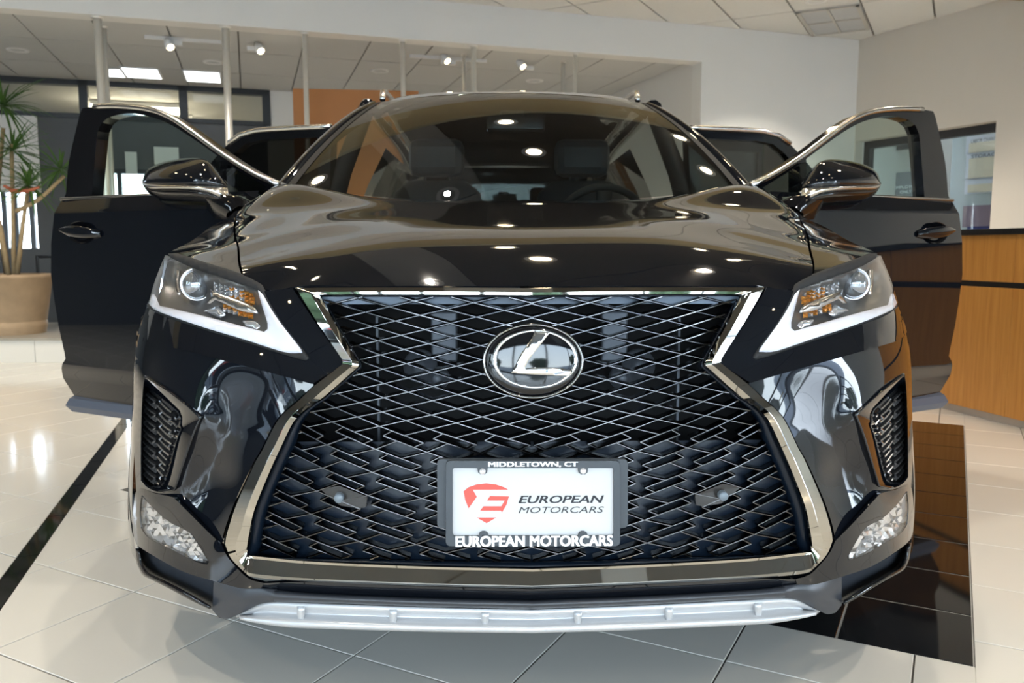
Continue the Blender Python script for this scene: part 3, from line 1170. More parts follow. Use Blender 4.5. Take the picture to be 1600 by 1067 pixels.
# ---- steel posts under the header
pst = [(152, 30, .030, 0.05), (163, 45, .018, 0.55), (352, 44, .030, 0.05), (476, 52, .022, 0.05), (629, 62, .022, 0.05), (725, 82, .018, 0.6),
       (740, 69, .024, 0.05), (880, 93, .020, 0.6), (899, 80, .018, 0.05)]
pl = ['thick steel post nearest the potted plant', 'thin steel post just behind the thick one nearest the plant', 'thick steel post above the black door mirror and track lights',
      'slim steel post at the left edge of the orange screen', 'slim steel post at the right end of the orange screen', 'thin rear post of the pair above the windshield',
      'front post of the pair above the middle of the windshield', 'thin rear post of the pair nearest the right-hand wall', 'front post of the pair nearest the right-hand wall']
for (px, py, r, wd), lb in zip(pst, pl):
    p = on_plane(px, py, np.array(uw(0, wd)), WN)
    zt = HS if wd < 0.1 else HB
    t = empty('steel_post', (p[0], p[1], 0))
    b = MB()
    b.tube([(0, 0, 0), (0, 0, zt)], r, 16)
    b.build('pole', 'steel', t, smooth=True)
    b = MB()
    b.lathe([(r, -.012), (r * 1.5, -.012), (r * 1.5, 0)], 16, (0, 0, zt))
    b.build('top_flange', 'steel', t, smooth=True)
    b = MB()
    b.lathe([(r * 1.7, 0), (r * 1.7, .012), (r, .012)], 16)
    b.build('base_flange', 'steel', t, smooth=True)
    tag(t, lb, 'post', 'steel posts under the header')

# ---- track lights
tk = [(271, 50, 263, 68, 'track spotlight left of the second thick post'), (398, 58, 404, 74, 'track spotlight just right of the second thick post'),
      (700, 77, 695, 90, 'track spotlight left of the paired posts'), (823, 86, 813, 99, 'track spotlight right of the paired posts')]
for bx_, by_, hx_, hy_, lb in tk:
    p = on_plane(bx_, by_, np.array(uw(0, 0.75)), WN)
    h = on_plane(hx_, hy_, np.array(uw(0, 0.68)), WN)
    z0 = min(p[2], HB - .03)
    t = empty('track_spotlight', (p[0], p[1], HB), AX)
    b = MB()
    b.box((-.07, -.025, min(z0 - HB - .035, -.07)), (.07, .025, -.032))
    b.build('adapter', 'fixture', t, bevel=.004)
    hv = np.array(h) - np.array([p[0], p[1], HB])
    hl = Vector((hv @ WU, hv @ WN, hv[2]))
    b = MB()
    b.tube([(0, 0, z0 - HB - .03), hl], .008, 8)
    b.build('stem', 'fixture', t)
    dr = Vector((.35, -.6, -.72)).normalized()
    b = MB()
    b.tube([hl - dr * .06, hl - dr * .02, hl + dr * .055], [.016, .034, .042], 14)
    b.build('lamp_head', 'fixture', t, smooth=True)
    b = MB()
    b.tube([hl + dr * .052, hl + dr * .058], [.036, .030], 14)
    b.build('bulb', 'track_bulb', t)
    tag(t, lb, 'spotlight', 'track spotlights')
for (a, b_, lb) in (((225, 44), (345, 52), 'white ceiling track above the open left door'), ((640, 70), (760, 80), 'white ceiling track above the windshield')):
    p = on_plane(*a, np.array(uw(0, 0.75)), WN)
    q = on_plane(*b_, np.array(uw(0, 0.75)), WN)
    u0, u1 = to_room(p)[0], to_room(q)[0]
    o = room_box('light_track', u0, u1, 0.735, 0.765, HB - .03, HB, 'fixture')
    tag(o, lb, 'light track', 'light tracks')
# troffers near the back wall
for (x0, x1, y0, y1, lb) in ((167, 190, 118, 107, 'short bright ceiling light panel by the thin post'), (197, 248, 119, 107, 'long bright ceiling light panel left of the black mullion'),
                             (290, 345, 125, 112, 'bright ceiling light panel right of the black mullion')):
    a = on_z(x0, y0, HB)
    c = on_z(x1, y1, HB)
    (ua, wa), (uc, wc) = to_room(a), to_room(c)
    t = empty('ceiling_light_panel', uw((ua + uc) / 2, (wa + wc) / 2, HB), AX)
    b = MB()
    du, dw = abs(uc - ua) / 2, max(abs(wc - wa) / 2, .18)
    b.box((-du, -dw, -.012), (du, dw, .0))
    b.build('frame', 'fixture', t)
    b = MB()
    b.box((-du + .02, -dw + .02, -.016), (du - .02, dw - .02, -.011))
    b.build('diffuser', mat('panel_glow', (1, 1, 1), 0.5, emit=(0.92, 0.97, 1.0), es=1.2, noise=0.01), t)
    tag(t, lb, 'light panel', 'ceiling light panels')
# fluorescent strips beyond the glazing
for (px0, px1, py, d, lb) in ((133, 283, 151, 1.3, 'long warm strip light behind the black framed glazing'), (262, 300, 173, 2.2, 'short warm strip light lower behind the glazing')):
    p = on_plane(px0, py, np.array(uw(0, WB + d)), WN)
    q = on_plane(px1, py, np.array(uw(0, WB + d)), WN)
    t = empty('strip_light', uw((to_room(p)[0] + to_room(q)[0]) / 2, WB + d, min(p[2], HB - .06)), AX)
    hl = (to_room(q)[0] - to_room(p)[0]) / 2
    b = MB()
    b.box((-hl, -.06, .0), (hl, .06, .05))
    b.build('housing', 'fixture', t)
    b = MB()
    b.tube([(-hl, 0, -.035), (hl, 0, -.035)], .042, 12)
    b.build('tube_lamp', 'tube', t, smooth=True)
    tag(t, lb, 'strip light', 'strip lights')

# ---- orange screen
pO = np.array(uw(0, 1.0))
a = on_y(457, 138, 6.1)
c = on_y(654, 140, 6.2)
o = MB()
dv = Vector((c[0] - a[0], c[1] - a[1], 0))
T4 = Matrix.Translation((a[0], a[1], 0)) @ Matrix.Rotation(atan2(dv.y, dv.x), 4, 'Z')
o.box((0, 0, 0.02), (dv.length, .05, a[2]), 0, T4)
o = o.build('orange_screen', 'orange', bevel=.004)
tag(o, 'burnt orange freestanding screen behind the car', 'screen')

# ---- papers hung in the far window, seen through the door glass
for (x0, y0, x1, y1, lb) in ((195, 237, 215, 272, 'small pale paper sheet beside the steel post behind the door glass'),
                             (240, 229, 280, 258, 'larger pale paper sheet behind the black door mirror')):
    p = on_plane(x0, y0, np.array(uw(0, WB - .03)), WN)
    q = on_plane(x1, y1, np.array(uw(0, WB - .03)), WN)
    b = MB()
    b.box((to_room(p)[0], WB - .03, q[2]), (to_room(q)[0], WB - .022, p[2]), 0, RM)
    o = b.build('paper_sheet', 'paper')
    tag(o, lb, 'paper')

# ---- reception counter
k0 = on_z(1462, 637, 0) * np.array([1, 1, 0])
k1 = on_z(1600, 672, 0) * np.array([1, 1, 0])
kd = (k1 - k0) / np.linalg.norm(k1 - k0)
kn = np.array([-kd[1], kd[0], 0])
if kn @ (CAM - k0) < 0:
    kn = -kn
K4 = Matrix(((kd[0], -kn[0], 0, k0[0]), (kd[1], -kn[1], 0, k0[1]), (0, 0, 1, 0), (0, 0, 0, 1)))


def k_z(px, py):
    return float(on_plane(px, py, k0, kn)[2])


z_top, z_mid0, z_mid1 = k_z(1550, 361), k_z(1550, 449), k_z(1550, 440)
ct = empty('reception_counter', tuple(k0))
LK0, LK1 = -1.6, 2.6
b = MB()
b.box((LK0, 0.03, 0), (LK1, 0.60, 0.045), 0, K4)
child_of(b.build('plinth', mat('pale_plinth', (0.5, 0.42, 0.34), .5, noise=.05)), ct)
b = MB()
x = LK0
while x < LK1 - .01:
    b2 = MB()
    b2.box((x + .0015, 0.0, 0.045), (min(x + .70, LK1) - .0015, 0.60, z_mid0), 0, K4)
    child_of(b2.build('front_panel', 'wood', bevel=.002), ct)
    b2 = MB()
    b2.box((x + .0015, 0.0, z_mid1), (min(x + .70, LK1) - .0015, 0.60, z_top - .02), 0, K4)
    child_of(b2.build('upper_panel', 'wood', bevel=.002), ct)
    x += .70
b = MB()
b.box((LK0, 0.012, z_mid0), (LK1, 0.59, z_mid1), 0, K4)
child_of(b.build('reveal_strip', 'frame_black'), ct)
b = MB()
b.box((LK0 - .01, -0.02, z_top - .02), (LK1, 0.62, z_top + .012), 0, K4)
child_of(b.build('countertop', 'frame_black', bevel=.003), ct)
tag(ct, 'honey wood reception counter with black top and black reveal line', 'counter')


def text_mesh(s, size=1.0, ext=0.0, bold=0.0, shear=0.0, spacing=1.0):
    """lettering as mesh data in the local xy plane, centred"""
    cu = bpy.data.curves.new('lettering', 'FONT')
    cu.body = s
    cu.size = size
    cu.extrude = ext
    cu.offset = bold
    cu.shear = shear
    cu.space_character = spacing
    cu.align_x = 'CENTER'
    cu.align_y = 'CENTER'
    cu.resolution_u = 3
    o = bpy.data.objects.new('lettering', cu)
    COL.objects.link(o)
    dg = bpy.context.evaluated_depsgraph_get()
    dg.update()
    me = bpy.data.meshes.new_from_object(o.evaluated_get(dg))
    bpy.data.objects.remove(o)
    bpy.data.curves.remove(cu)
    return me


def lettering(s, M4, w, h, m, name='lettering', ext=0.0005, bold=0.0, shear=0.0, parent=None, spacing=1.0):
    """fits the words s into a w x h box centred on M4 (local x right, y up, z toward the viewer)"""
    me = text_mesh(s, 1.0, 0.01, 0.0, shear, spacing)
    co = np.array([v.co[:] for v in me.vertices])
    fc = [tuple(p.vertices) for p in me.polygons]
    bpy.data.meshes.remove(me)
    # heavier strokes: the same letters laid side by side
    sh = [(0, 0)] if bold <= 0 else [(-bold, -bold * .4), (-bold, bold * .4), (bold, -bold * .4), (bold, bold * .4), (0, 0)]
    vs, fs = [], []
    lv = []
    for k_, (dx, dy) in enumerate(sh):
        fs += [tuple(i + len(vs) for i in f) for f in fc]
        vs += [(x + dx, y + dy, z) for x, y, z in co]
        lv += [k_] * len(co)
    co = np.array(vs)
    lo, hi = co.min(0), co.max(0)
    c = (lo + hi) / 2
    sx, sy = w / (hi[0] - lo[0]), h / (hi[1] - lo[1])
    me = bpy.data.meshes.new(name)
    me.from_pydata([tuple(M4 @ Vector(((x - c[0]) * sx, (y - c[1]) * sy, ext + .00006 * k_ if z > c[2] else 0.0))) for (x, y, z), k_ in zip(co, lv)], [], fs)
    me.update()
    me.materials.clear()
    me.materials.append(M[m])
    o = bpy.data.objects.new(name, me)
    COL.objects.link(o)
    if parent:
        o.parent = parent
    return o


# ---- office notices behind the window pane
def office(px, py, d=0.75):
    p = on_plane(px, py, C2 - RN * d, RN)
    q = (p - C2) @ RD
    return float(q), float(p[2])


n_board = empty('notice_board', tuple(RW @ Vector((office(1520, 280)[0], 0.76, 0))))
xa, za = office(1488, 210)
xb, zb = office(1600, 360)
b = MB()
b.box((xa, 0.76, 0.0), (xb + .3, 0.78, za + .15), 0, RW)
child_of(b.build('backing', mat('board_grey', (0.40, 0.46, 0.47), .6, noise=.03)), n_board)


def notice(x0, y0, x1, y1, m, name, d=0.75):
    a, c = office(x0, y0), office(x1, y1)
    b = MB()
    b.box((a[0], d, min(a[1], c[1])), (c[0], d + .008, max(a[1], c[1])), 0, RW)
    return child_of(b.build(name, m), n_board), a, c


for (x0, y0, x1, y1, ms, head) in ((1510, 214, 1562, 236, 'paper_blue', 'LABOR CHARGE'), (1510, 238, 1562, 277, 'paper_blue', 'STORAGE'), (1508, 279, 1562, 300, 'paper_blue', None)):
    o, a, c = notice(x0, y0, x1, y1, ms, 'notice')
    o2, a2, c2_ = notice(x0 + 5, y0 + 10, x1, y1 - 2, 'paper_cream', 'text_block', 0.744)
    hw = c[0] - a[0]
    zc = office((x0 + x1) / 2, y0 + 5)[1]
    if head:
        R4 = RW @ Matrix.Translation((a[0] + hw * .56, 0.743, zc)) @ Matrix.Rotation(pi / 2, 4, 'X')
        child_of(lettering(head, R4, hw * .78, .035, 'ink'), n_board)
notice(1505, 322, 1548, 354, 'mauve', 'notice')
notice(1512, 354, 1546, 358, 'navy', 'blue_strip', 0.742)
tag(n_board, 'pale notice board with blue headed price notices inside the office window', 'notice board')

# dark office door behind the window, seen through the open car door's glass
xa, za = office(1388, 236, 1.3)
xb, zb = office(1446, 300, 1.3)
od = empty('office_door', tuple(RW @ Vector(((xa + xb) / 2, 1.3, 0))))
b = MB()
b.box((xa - .10, 1.30, 0), (xa, 1.36, za + .1), 0, RW)
b.box((xb, 1.30, 0), (xb + .10, 1.36, za + .1), 0, RW)
b.box((xa - .10, 1.30, za), (xb + .10, 1.36, za + .1), 0, RW)
child_of(b.build('door_frame', 'frame_black'), od)
zm = office(1420, 268, 1.3)[1]
b = MB()
b.box((xa, 1.31, 0), (xb, 1.35, zm), 0, RW)
child_of(b.build('lower_panel', 'dark_wall'), od)
zl = office(1425, 294, 1.3)[1]
R4 = RW @ Matrix.Translation(((xa + xb) / 2, 1.305, zl + .02)) @ Matrix.Rotation(pi / 2, 4, 'X')
child_of(lettering('EMPLOYEES', R4, (xb - xa) * .62, .035, 'paper'), od)
R4 = RW @ Matrix.Translation(((xa + xb) / 2, 1.305, zl - .035)) @ Matrix.Rotation(pi / 2, 4, 'X')
child_of(lettering('ONLY', R4, (xb - xa) * .30, .035, 'paper'), od)
tag(od, 'dark half glazed office door with small white lettering', 'door')
L = bpy.data.lights.new('office_lamp', 'AREA')
L.energy = 9
L.size = 1.2
L.color = (0.9, 0.97, 1.0)
o = bpy.data.objects.new('office_lamp', L)
COL.objects.link(o)
o.location = RW @ Vector((2.0, 0.9, 2.58))

# ---- planter step
sa = on_z(-60, 567, 0)
sb = on_z(128, 566, 0)
sx0, sx1, sy0 = sa[0] - .5, sb[0], (sa[1] + sb[1]) / 2
z_st = float(on_y(50, 528, sy0)[2])
ps = empty('planter_step', (sx0, sy0, 0))
x = sx0
while x < sx1 - .01:
    b = MB()
    b.box((x - sx0 + .002, 0, 0.0), (min(x + .55, sx1) - sx0 - .002, .018, z_st - .022))
    b.build('face_tile', 'tile', ps, bevel=.0015)
    x += .55
b = MB()
b.box((0, .004, 0), (sx1 - sx0, 1.5, z_st - .022))
b.build('core', 'grout', ps)
b = MB()
b.box((-.01, -.015, z_st - .022), (sx1 - sx0, 1.5, z_st))
b.build('slab', 'stone', ps, bevel=.004)
tag(ps, 'low tiled step with a brown stone slab carrying the potted plant', 'step')

# ---- potted plant
yp = sy0 + 0.42
pc = on_y(18, 500, yp)
top_z = float(on_y(30, 428, yp)[2]) - z_st
r_top = float(on_y(76, 430, yp)[0] - pc[0])
r_bot = float(on_y(70, 520, yp)[0] - pc[0])
pp = empty('potted_plant', (pc[0], yp, z_st))
b = MB()
hh = top_z
b.lathe([(r_bot * .93, 0.0), (r_bot * .98, .06), (r_bot * .99, .10), (r_bot * .97, .108), (r_bot * .985, .115), (r_top * .97, hh * .93), (r_top, hh * .94), (r_top * 1.01, hh), (r_top * .93, hh), (r_top * .92, hh - .05)], 40)
b.build('pot', 'terracotta', pp, smooth=True)
b = MB()
b.lathe([(0.0, hh - .05), (r_top * .5, hh - .045), (r_top * .93, hh - .06)], 24)
b.build('soil', 'soil', pp, smooth=True)
canes = [((10, 428), (-6, 330), (5, 200)), ((22, 428), (20, 320), (18, 225)), ((27, 428), (36, 350), (45, 285)), ((14, 430), (2, 360), (-25, 255)), ((25, 330), (60, 312), (100, 275))]
heads = [(5, 165, .55), (20, 235, .5), (45, 290, .42), (-25, 250, .5), (95, 265, .46)]
for c in canes:
    P = spline([tuple(on_y(px, py, yp + .02 * i) - np.array([pc[0], yp, z_st])) for i, (px, py) in enumerate(c)], .05, 80)
    b = MB()
    b.tube(P, [.020 - .006 * i / len(P) for i in range(len(P))], 8)
    b.build('cane', 'cane', pp, smooth=True)
for (hx, hy, sz) in heads:
    hp = on_y(hx, hy, yp + .03) - np.array([pc[0], yp, z_st])
    b = MB()
    for k in range(46):
        a = random.uniform(0, 2 * pi)
        el = random.uniform(-.5, 1.25)
        L = sz * random.uniform(.6, 1.0)
        wd = random.uniform(.009, .015)
        d = Vector((cos(a) * cos(el), sin(a) * cos(el), sin(el)))
        sd = d.cross(Vector((0, 0, 1))).normalized()
        droop = random.uniform(.25, .7)
        rows = []
        for i in range(6):
            t = i / 5
            p = Vector(hp) + d * L * t + Vector((0, 0, -droop * L * t * t * .7))
            w_ = wd * (1 - t) ** .6 * (0.6 + 1.2 * t if t < .35 else 1)
            rows.append([p - sd * w_, p + Vector((0, 0, -w_ * .5)), p + sd * w_])
        b.loft(rows)
    b.build('leaf_head', 'leaf', pp)
b = MB()
P = [tuple(on_y(px, py, yp - .03) - np.array([pc[0], yp, z_st])) for px, py in ((6, 290), (20, 298), (45, 298), (62, 292))]
b.tube(P, [.012, .018, .018, .01], 8)
b.build('ribbon', 'ribbon', pp)
tag(pp, 'tall spiky leaved plant with bare canes in a weathered clay pot', 'plant')

# ---- dark chair by the plant
q = on_y(66, 395, sy0 + .9)
ch = empty('office_chair', (q[0] + .12, sy0 + 1.42, z_st))
b = MB()
b.box((-.24, -.04, .50), (.24, .04, 1.05))
b.build('backrest', 'dark_wall', ch, bevel=.03)
b = MB()
b.box((-.25, -.45, .40), (.25, .02, .49))
b.build('seat', 'dark_wall', ch, bevel=.03)
for sx in (-1, 1):
    for sy in (-.42, 0.0):
        b = MB()
        b.tube([(sx * .22, sy, 0), (sx * .21, sy, .41)], .014, 8)
        b.build('leg', 'frame_black', ch)
    b = MB()
    b.tube([(sx * .26, 0, .50), (sx * .27, 0, .66), (sx * .27, -.34, .66), (sx * .26, -.36, .45)], .016, 8)
    b.build('armrest', 'frame_black', ch)
tag(ch, 'dark upholstered chair behind the potted plant', 'chair')

# ================================================================== THE CAR
car = empty('suv', (0, 0, 0))
tag(car, 'black SUV facing the camera with a large chrome framed mesh grille and all doors open', 'car')
CX = 834.0            # picture column of the car's centre plane at the nose


def mirrored(pts):
    return [(-p[0], p[1], p[2]) for p in pts]


def recalc(o):
    bm = bmesh.new()
    bm.from_mesh(o.data)
    bmesh.ops.recalc_face_normals(bm, faces=bm.faces)
    bm.to_mesh(o.data)
    bm.free()
    return o


# ---- painted front bumper and nose panels
fb = MB()
# brow panel under and inside the headlight
brow = [(413, 455, .010), (457, 450, .008), (497, 510, .005), (535, 562, .003), (534, 571, .002), (488, 600, -.008), (414, 580, -.010), (341, 561, -.010), (270, 543, -.008),
        (240, 535, -.006), (226, 528, -.003), (216, 521, .0), (219, 507, .002), (231, 480, .006), (238, 485, .006), (266, 498, .005), (322, 516, .004), (379, 534, .003), (444, 555, .002),
        (478, 564, .001), (483, 560, .001), (477, 549, .002), (440, 503, .005), (416, 463, .009)]
P, F = patch(brow, step=6)
fb.addm(P, F)
# cheek with the hole for the side vent
vent_o = [(226, 586, .0), (269, 613, .0), (317, 650, .0), (303, 683, .002), (288, 727, .004), (275, 766, .005), (263, 768, .004), (250, 770, .004), (231, 763, .002), (220, 753, .0),
          (220, 699, .0), (221, 650, .0), (223, 610, .0)]
cheek = [(214, 517, .003), (226, 524, .003), (240, 531, .003), (270, 539, .003), (341, 557, .003), (414, 576, .003), (488, 597, .003), (490, 602, .003), (467, 623, .004), (433, 655, .005), (407, 704, .006), (395, 724, .006),
         (366, 786, .006), (350, 831, .006), (347, 853, .006), (320, 830, .010), (288, 798, .012), (270, 780, .010), (258, 777, .008), (240, 773, .006), (221, 764, .004), (213, 771, .003),
         (210, 709, .0), (208.5, 652, .0), (209.5, 596, .0), (212, 545, .001)]
ck = [(340, 640, .012), (335, 735, .030), (362, 730, .020), (318, 780, .026)]
P, F = patch(cheek, [vent_o], ck, 6, reg=6e-4)
fb.addm(P, F)
# lower spear with the hole for the fog lamp
fog_o = [(221, 773, .002), (237, 791, .001), (265, 815, .0), (295, 830, -.001), (310, 849, -.001), (326, 877, .0), (324, 882, .0), (302, 876, .0), (265, 857, .0), (233, 841, .001), (220, 826, .002), (218, 800, .002)]
spear = [(212, 769, .002), (221, 761, .003), (240, 770, .003), (258, 774, .001), (271, 777, -.003), (290, 796, -.004), (322, 828, -.003), (347, 852, .002), (350, 860, .003), (360, 876, .003), (387, 903, .002),
         (412, 911, .002), (408, 919, .005), (377, 919, .001), (332, 907, -.004), (284, 892, -.006), (231, 863, -.005), (213, 850, -.001), (208, 834, .0), (207, 811, .0), (209, 785, .001)]
P, F = patch(spear, [fog_o], [], 6, reg=4e-4)
fb.addm(P, F)
# gloss strip under the chrome bar
lowstrip = [(411, 911, .004), (490, 909.5, -.002), (660, 916, -.003), (CX, 920.5, -.003), (CX + 4, 920.5, -.003), (CX + 4, 938, .012), (CX, 938, .012), (660, 934, .012), (490, 927.5, .012), (409, 920, .012)]
P, F = patch(lowstrip, step=9)
fb.addm(P, F)
# corners of the bumper, turning from the front to the flank
def skin_x(y, z):
    yy = np.clip((y - sk_lean(z)) / SKB, 0, 1 - 1e-6)
    return SKA * (1 - (1 - yy) ** SKN) ** (1 / SKN) - sk_taper(z)


rows = []
for y in np.linspace(.33, .66, 26):
    zc_ = np.concatenate([np.linspace(.245, .60, 18), np.linspace(.62, .775, 9)])
    rows.append([(-(float(skin_x(y, z)) - .0015), y, z) for z in zc_])
fb.loft(rows, mirror=True)
bumper = fb.build('front_bumper', 'paint', car, smooth=True, weld=False)
recalc(bumper)
bumper['label'] = 'glossy black sculpted bumper'

# ---- satin lower spoiler
sp = MB()
spo = [(334, 906, .008), (377, 918, .008), (409, 919.5, .008), (432, 921.5, .008), (432, 930, -.003), (432, 940.6, .004), (418, 941.5, .004), (404, 944.5, .006),
       (385, 954, .008), (370, 961, .010), (356, 967, .010), (342, 965, .010), (332, 953, .010), (333, 930, .010)]
P, F = patch(spo, ctrl=[(385, 936, -.002)], step=6, reg=1e-3, flange=.02)
sp.addm(P, F)
s_t = resample(spline([(428, 921.2, 0), (490, 926.5, 0), (660, 933.5, 0), (CX, 937.5, 0)], 10), 40)
s_b = resample(spline([(428, 940.8, 0), (490, 941.6, 0), (660, 947.6, 0), (CX, 951.6, 0)], 10), 40)
rows = []
for t, of in ((0, .03), (0, .008), (.25, .0), (.5, -.005), (.75, -.004), (.95, .003), (1, .008), (1, .035)):
    q = s_t * (1 - t) + s_b * t
    p = on_skin(q[:, 0], q[:, 1], of)
    p[-1, 0] = 0
    rows.append(p)
sp.loft(rows, mirror=True)
rec = [(215, 849, .030), (231, 861, .030), (284, 890, .030), (333, 905, .032), (336, 954, .045), (300, 936, .048), (250, 910, .048), (224, 892, .046), (214, 872, .040)]
P, F = patch(rec, step=8)
sp.addm(P, F)
recalc(sp.build('lower_spoiler', 'satin', car, smooth=True, weld=False))
lip = MB()
lo_ = resample(spline([(211, 856, .0), (213, 880, .0), (222, 899, .0), (261, 918, .0), (300, 939, .0), (328, 952, .0)], 8), 28)
up_ = resample(spline([(219, 862, .0), (222, 880, .0), (231, 895, .0), (266, 911, .0), (300, 929, .0), (329, 946, .0)], 8), 28)
rows = []
for t, of in ((0, .035), (0, .0), (.5, -.006), (1, .0), (1.0, .04)):
    q = lo_ * (1 - t) + up_ * t
    rows.append(on_skin(q[:, 0], q[:, 1], of))
lip.loft(rows)
o = lip.build('spoiler_lip', 'gloss_black', car, smooth=True, solid=0.004)
o2 = o.copy()
COL.objects.link(o2)
o2.scale = (-1, 1, 1)

# ---- silver skid plate with ribs
sk = MB()
tpl = resample(spline([(370, 962, 0), (385, 955, 0), (404, 945, 0), (425, 941, 0), (490, 943, 0), (660, 949, 0), (CX, 953, 0)], 8), 60)
btl = resample(spline([(376, 965, 0), (390, 968, 0), (406, 971, 0), (443, 976, 0), (490, 978.5, 0), (660, 983.5, 0), (CX, 986, 0)], 8), 60)
rows = []
for t, of in ((0, .05), (.03, .016), (.2, .021), (.38, .024), (.52, .020), (.7, .011), (.84, .003), (.93, -.001), (.98, .002), (1.0, .008), (1.0, .05), (.98, .16)):
    q = tpl * (1 - t) + btl * t
    p = on_skin(q[:, 0], q[:, 1], of)
    p[-1, 0] = 0
    rows.append(p)
sk.loft(rows, mirror=True)
skid = sk.build('skid_plate', 'silver', car, smooth=True, solid=0.004)
skid['label'] = 'silver skid plate'
for dx in (364, 220, 76):
    pxc = CX - dx
    b = MB()
    k = int(np.argmin(np.abs(tpl[:, 0] - pxc)))
    kk = int(np.argmin(np.abs(btl[:, 0] - pxc)))
    yt, yb = tpl[k, 1] + 2, tpl[k, 1] + (btl[kk, 1] - tpl[k, 1]) * .84
    rows = []
    for sx_, of in ((-8, .034), (-6, .010), (6, .010), (8, .034)):
        ys = np.linspace(yt, yb, 6)
        rows.append(on_skin(np.full(6, pxc) + sx_ * np.linspace(1, .72, 6), ys, of + np.array([.01, .0, -.002, -.004, -.004, -.002])))
    b.loft(rows)
    o = recalc(b.build('skid_rib', 'silver', car, smooth=True))
    o2 = o.copy()
    COL.objects.link(o2)
    o2.scale = (-1, 1, 1)

# ---- chrome grille frame
OUT = [[(CX, 449.5), (740, 448.8), (640, 448.5), (550, 448.6), (460, 449.3)],
       [(460, 449.3), (497, 508), (534, 563), (533.5, 569)],
       [(533.5, 569), (490, 602), (467, 624), (434, 655), (408, 704), (396, 725), (368, 787), (353, 832), (350, 851)],
       [(350, 851), (361, 874), (388, 900)],
       [(388, 900), (410, 904), (490, 909.5), (660, 916), (CX, 920)]]
INN = [[(CX, 462), (740, 461.2), (640, 460.8), (550, 460.8), (502, 461.5)],
       [(502, 461.5), (530, 513), (562, 567), (562, 573)],
       [(562, 573), (509, 620), (490, 632), (463, 656), (441, 699), (423, 739), (400, 797), (392, 838), (391, 848)],
       [(391, 848), (388, 858), (385, 867)],
       [(385, 867), (410, 869), (490, 876.5), (660, 884), (CX, 888)]]
NS = (40, 30, 70, 12, 60)
fo, fi = [], []
for a, b_, n in zip(OUT, INN, NS):
    ra, rb = resample(spline([(*p, 0) for p in a], 4, 40), n), resample(spline([(*p, 0) for p in b_], 4, 40), n)
    s_ = 1 if fo else 0
    fo += list(ra[s_:])
    fi += list(rb[s_:])
fo, fi = np.array(fo), np.array(fi)
gf = MB()
# the ridge runs mid-width up the sides and drops to the lower edge along the bottom bar
kk_ = np.arange(len(fo))
n_side = sum(NS[:3]) - 2
rdg = np.interp(kk_, [0, n_side - 6, n_side + NS[3] - 2], [.56, .56, .16])
prof = [(0, 0.0, .022), (0, 0.02, .002), (1, 0.10, -.006), (1, 1.0, -.013), (1, 1.04, -.0132), (2, .82, -.003), (2, .96, .004), (2, 1.0, .035)]
R_ = []
for kd_, t, of in prof:
    tt = np.full(len(fo), t) if kd_ == 0 else (rdg * t if kd_ == 1 else rdg + (1 - rdg) * t)
    q = fo * (1 - tt[:, None]) + fi * tt[:, None]
    lower = (rdg < .3)
    ofs = np.where(lower & (kd_ == 2) & (t < .9), .004, of)
    if kd_ == 2 and t < 1:
        ofs = np.where(kk_ < NS[0] - 1, -.0118 if t < .9 else -.0100, ofs)
    p = on_skin(q[:, 0], q[:, 1], ofs)
    p[0, 0] = p[-1, 0] = 0
    R_.append(p)
for a, b_ in ((0, 1), (1, 2), (2, 3), (3, 4), (4, 5), (5, 6), (6, 7)):
    gf.loft([R_[a], R_[b_]], flip=True, mirror=True)
gfo = gf.build('grille_frame', 'smoke_chrome', car, smooth=True, weld=False)
gfo['label'] = 'smoked chrome spindle frame'
bm = bmesh.new()
bm.from_mesh(gfo.data)
bmesh.ops.recalc_face_normals(bm, faces=bm.faces)
bm.to_mesh(gfo.data)
bm.free()

# ---- dark surround inside the chrome and the blanking panel
open_left = [tuple(p[:2]) for p in fi]
inset = []
for p in fi:
    px, py = p[:2]
    d = 3.0
    if py > 600:
        d = 3 + 15 * min(1, (py - 600) / 90)
    if px > 395 and py > 850:
        inset.append((px, 870 + (px - 391) * .02 if px < 660 else 876 + (px - 660) * .012))
    elif py < 470 and px > 503:
        inset.append((px, py + 3))
    else:
        inset.append((px + d, py + (2 if py < 600 else 0)))
inset = np.array([(a, min(b_, 877)) for a, b_ in inset])
gs = MB()
a0 = on_skin(fi[:, 0], fi[:, 1], .030)
a1 = on_skin(fi[:, 0] * .7 + inset[:, 0] * .3, fi[:, 1] * .7 + inset[:, 1] * .3, .026)
a2 = on_skin(inset[:, 0], inset[:, 1], .046)
a3 = on_skin(inset[:, 0], inset[:, 1], .110)
for r in (a0, a1, a2, a3):
    r[0, 0] = r[-1, 0] = 0
gs.loft([a0, a1, a2, a3], flip=True, mirror=True)
gs.build('grille_surround', 'inner_black', car, smooth=True)

# ---- grille mesh
base_y = {j: 474 + 22.25 * j for j in range(-2, 10)}
for j in range(10, 17):
    base_y[j] = 674.2 + 36 * (j - 9)
UY = [440, 474, 510, 540, 600, 640, 674, 706, 740, 810, 890, 940]
UV = [98, 94, 87, 83, 79.5, 80, 82, 84, 85.5, 90, 95, 98]


def node(k, j):
    y = base_y[j]
    return np.array([CX - np.interp(y, UY, UV) * k * (1 - .0025 * k * k), y - .95 * k * k])


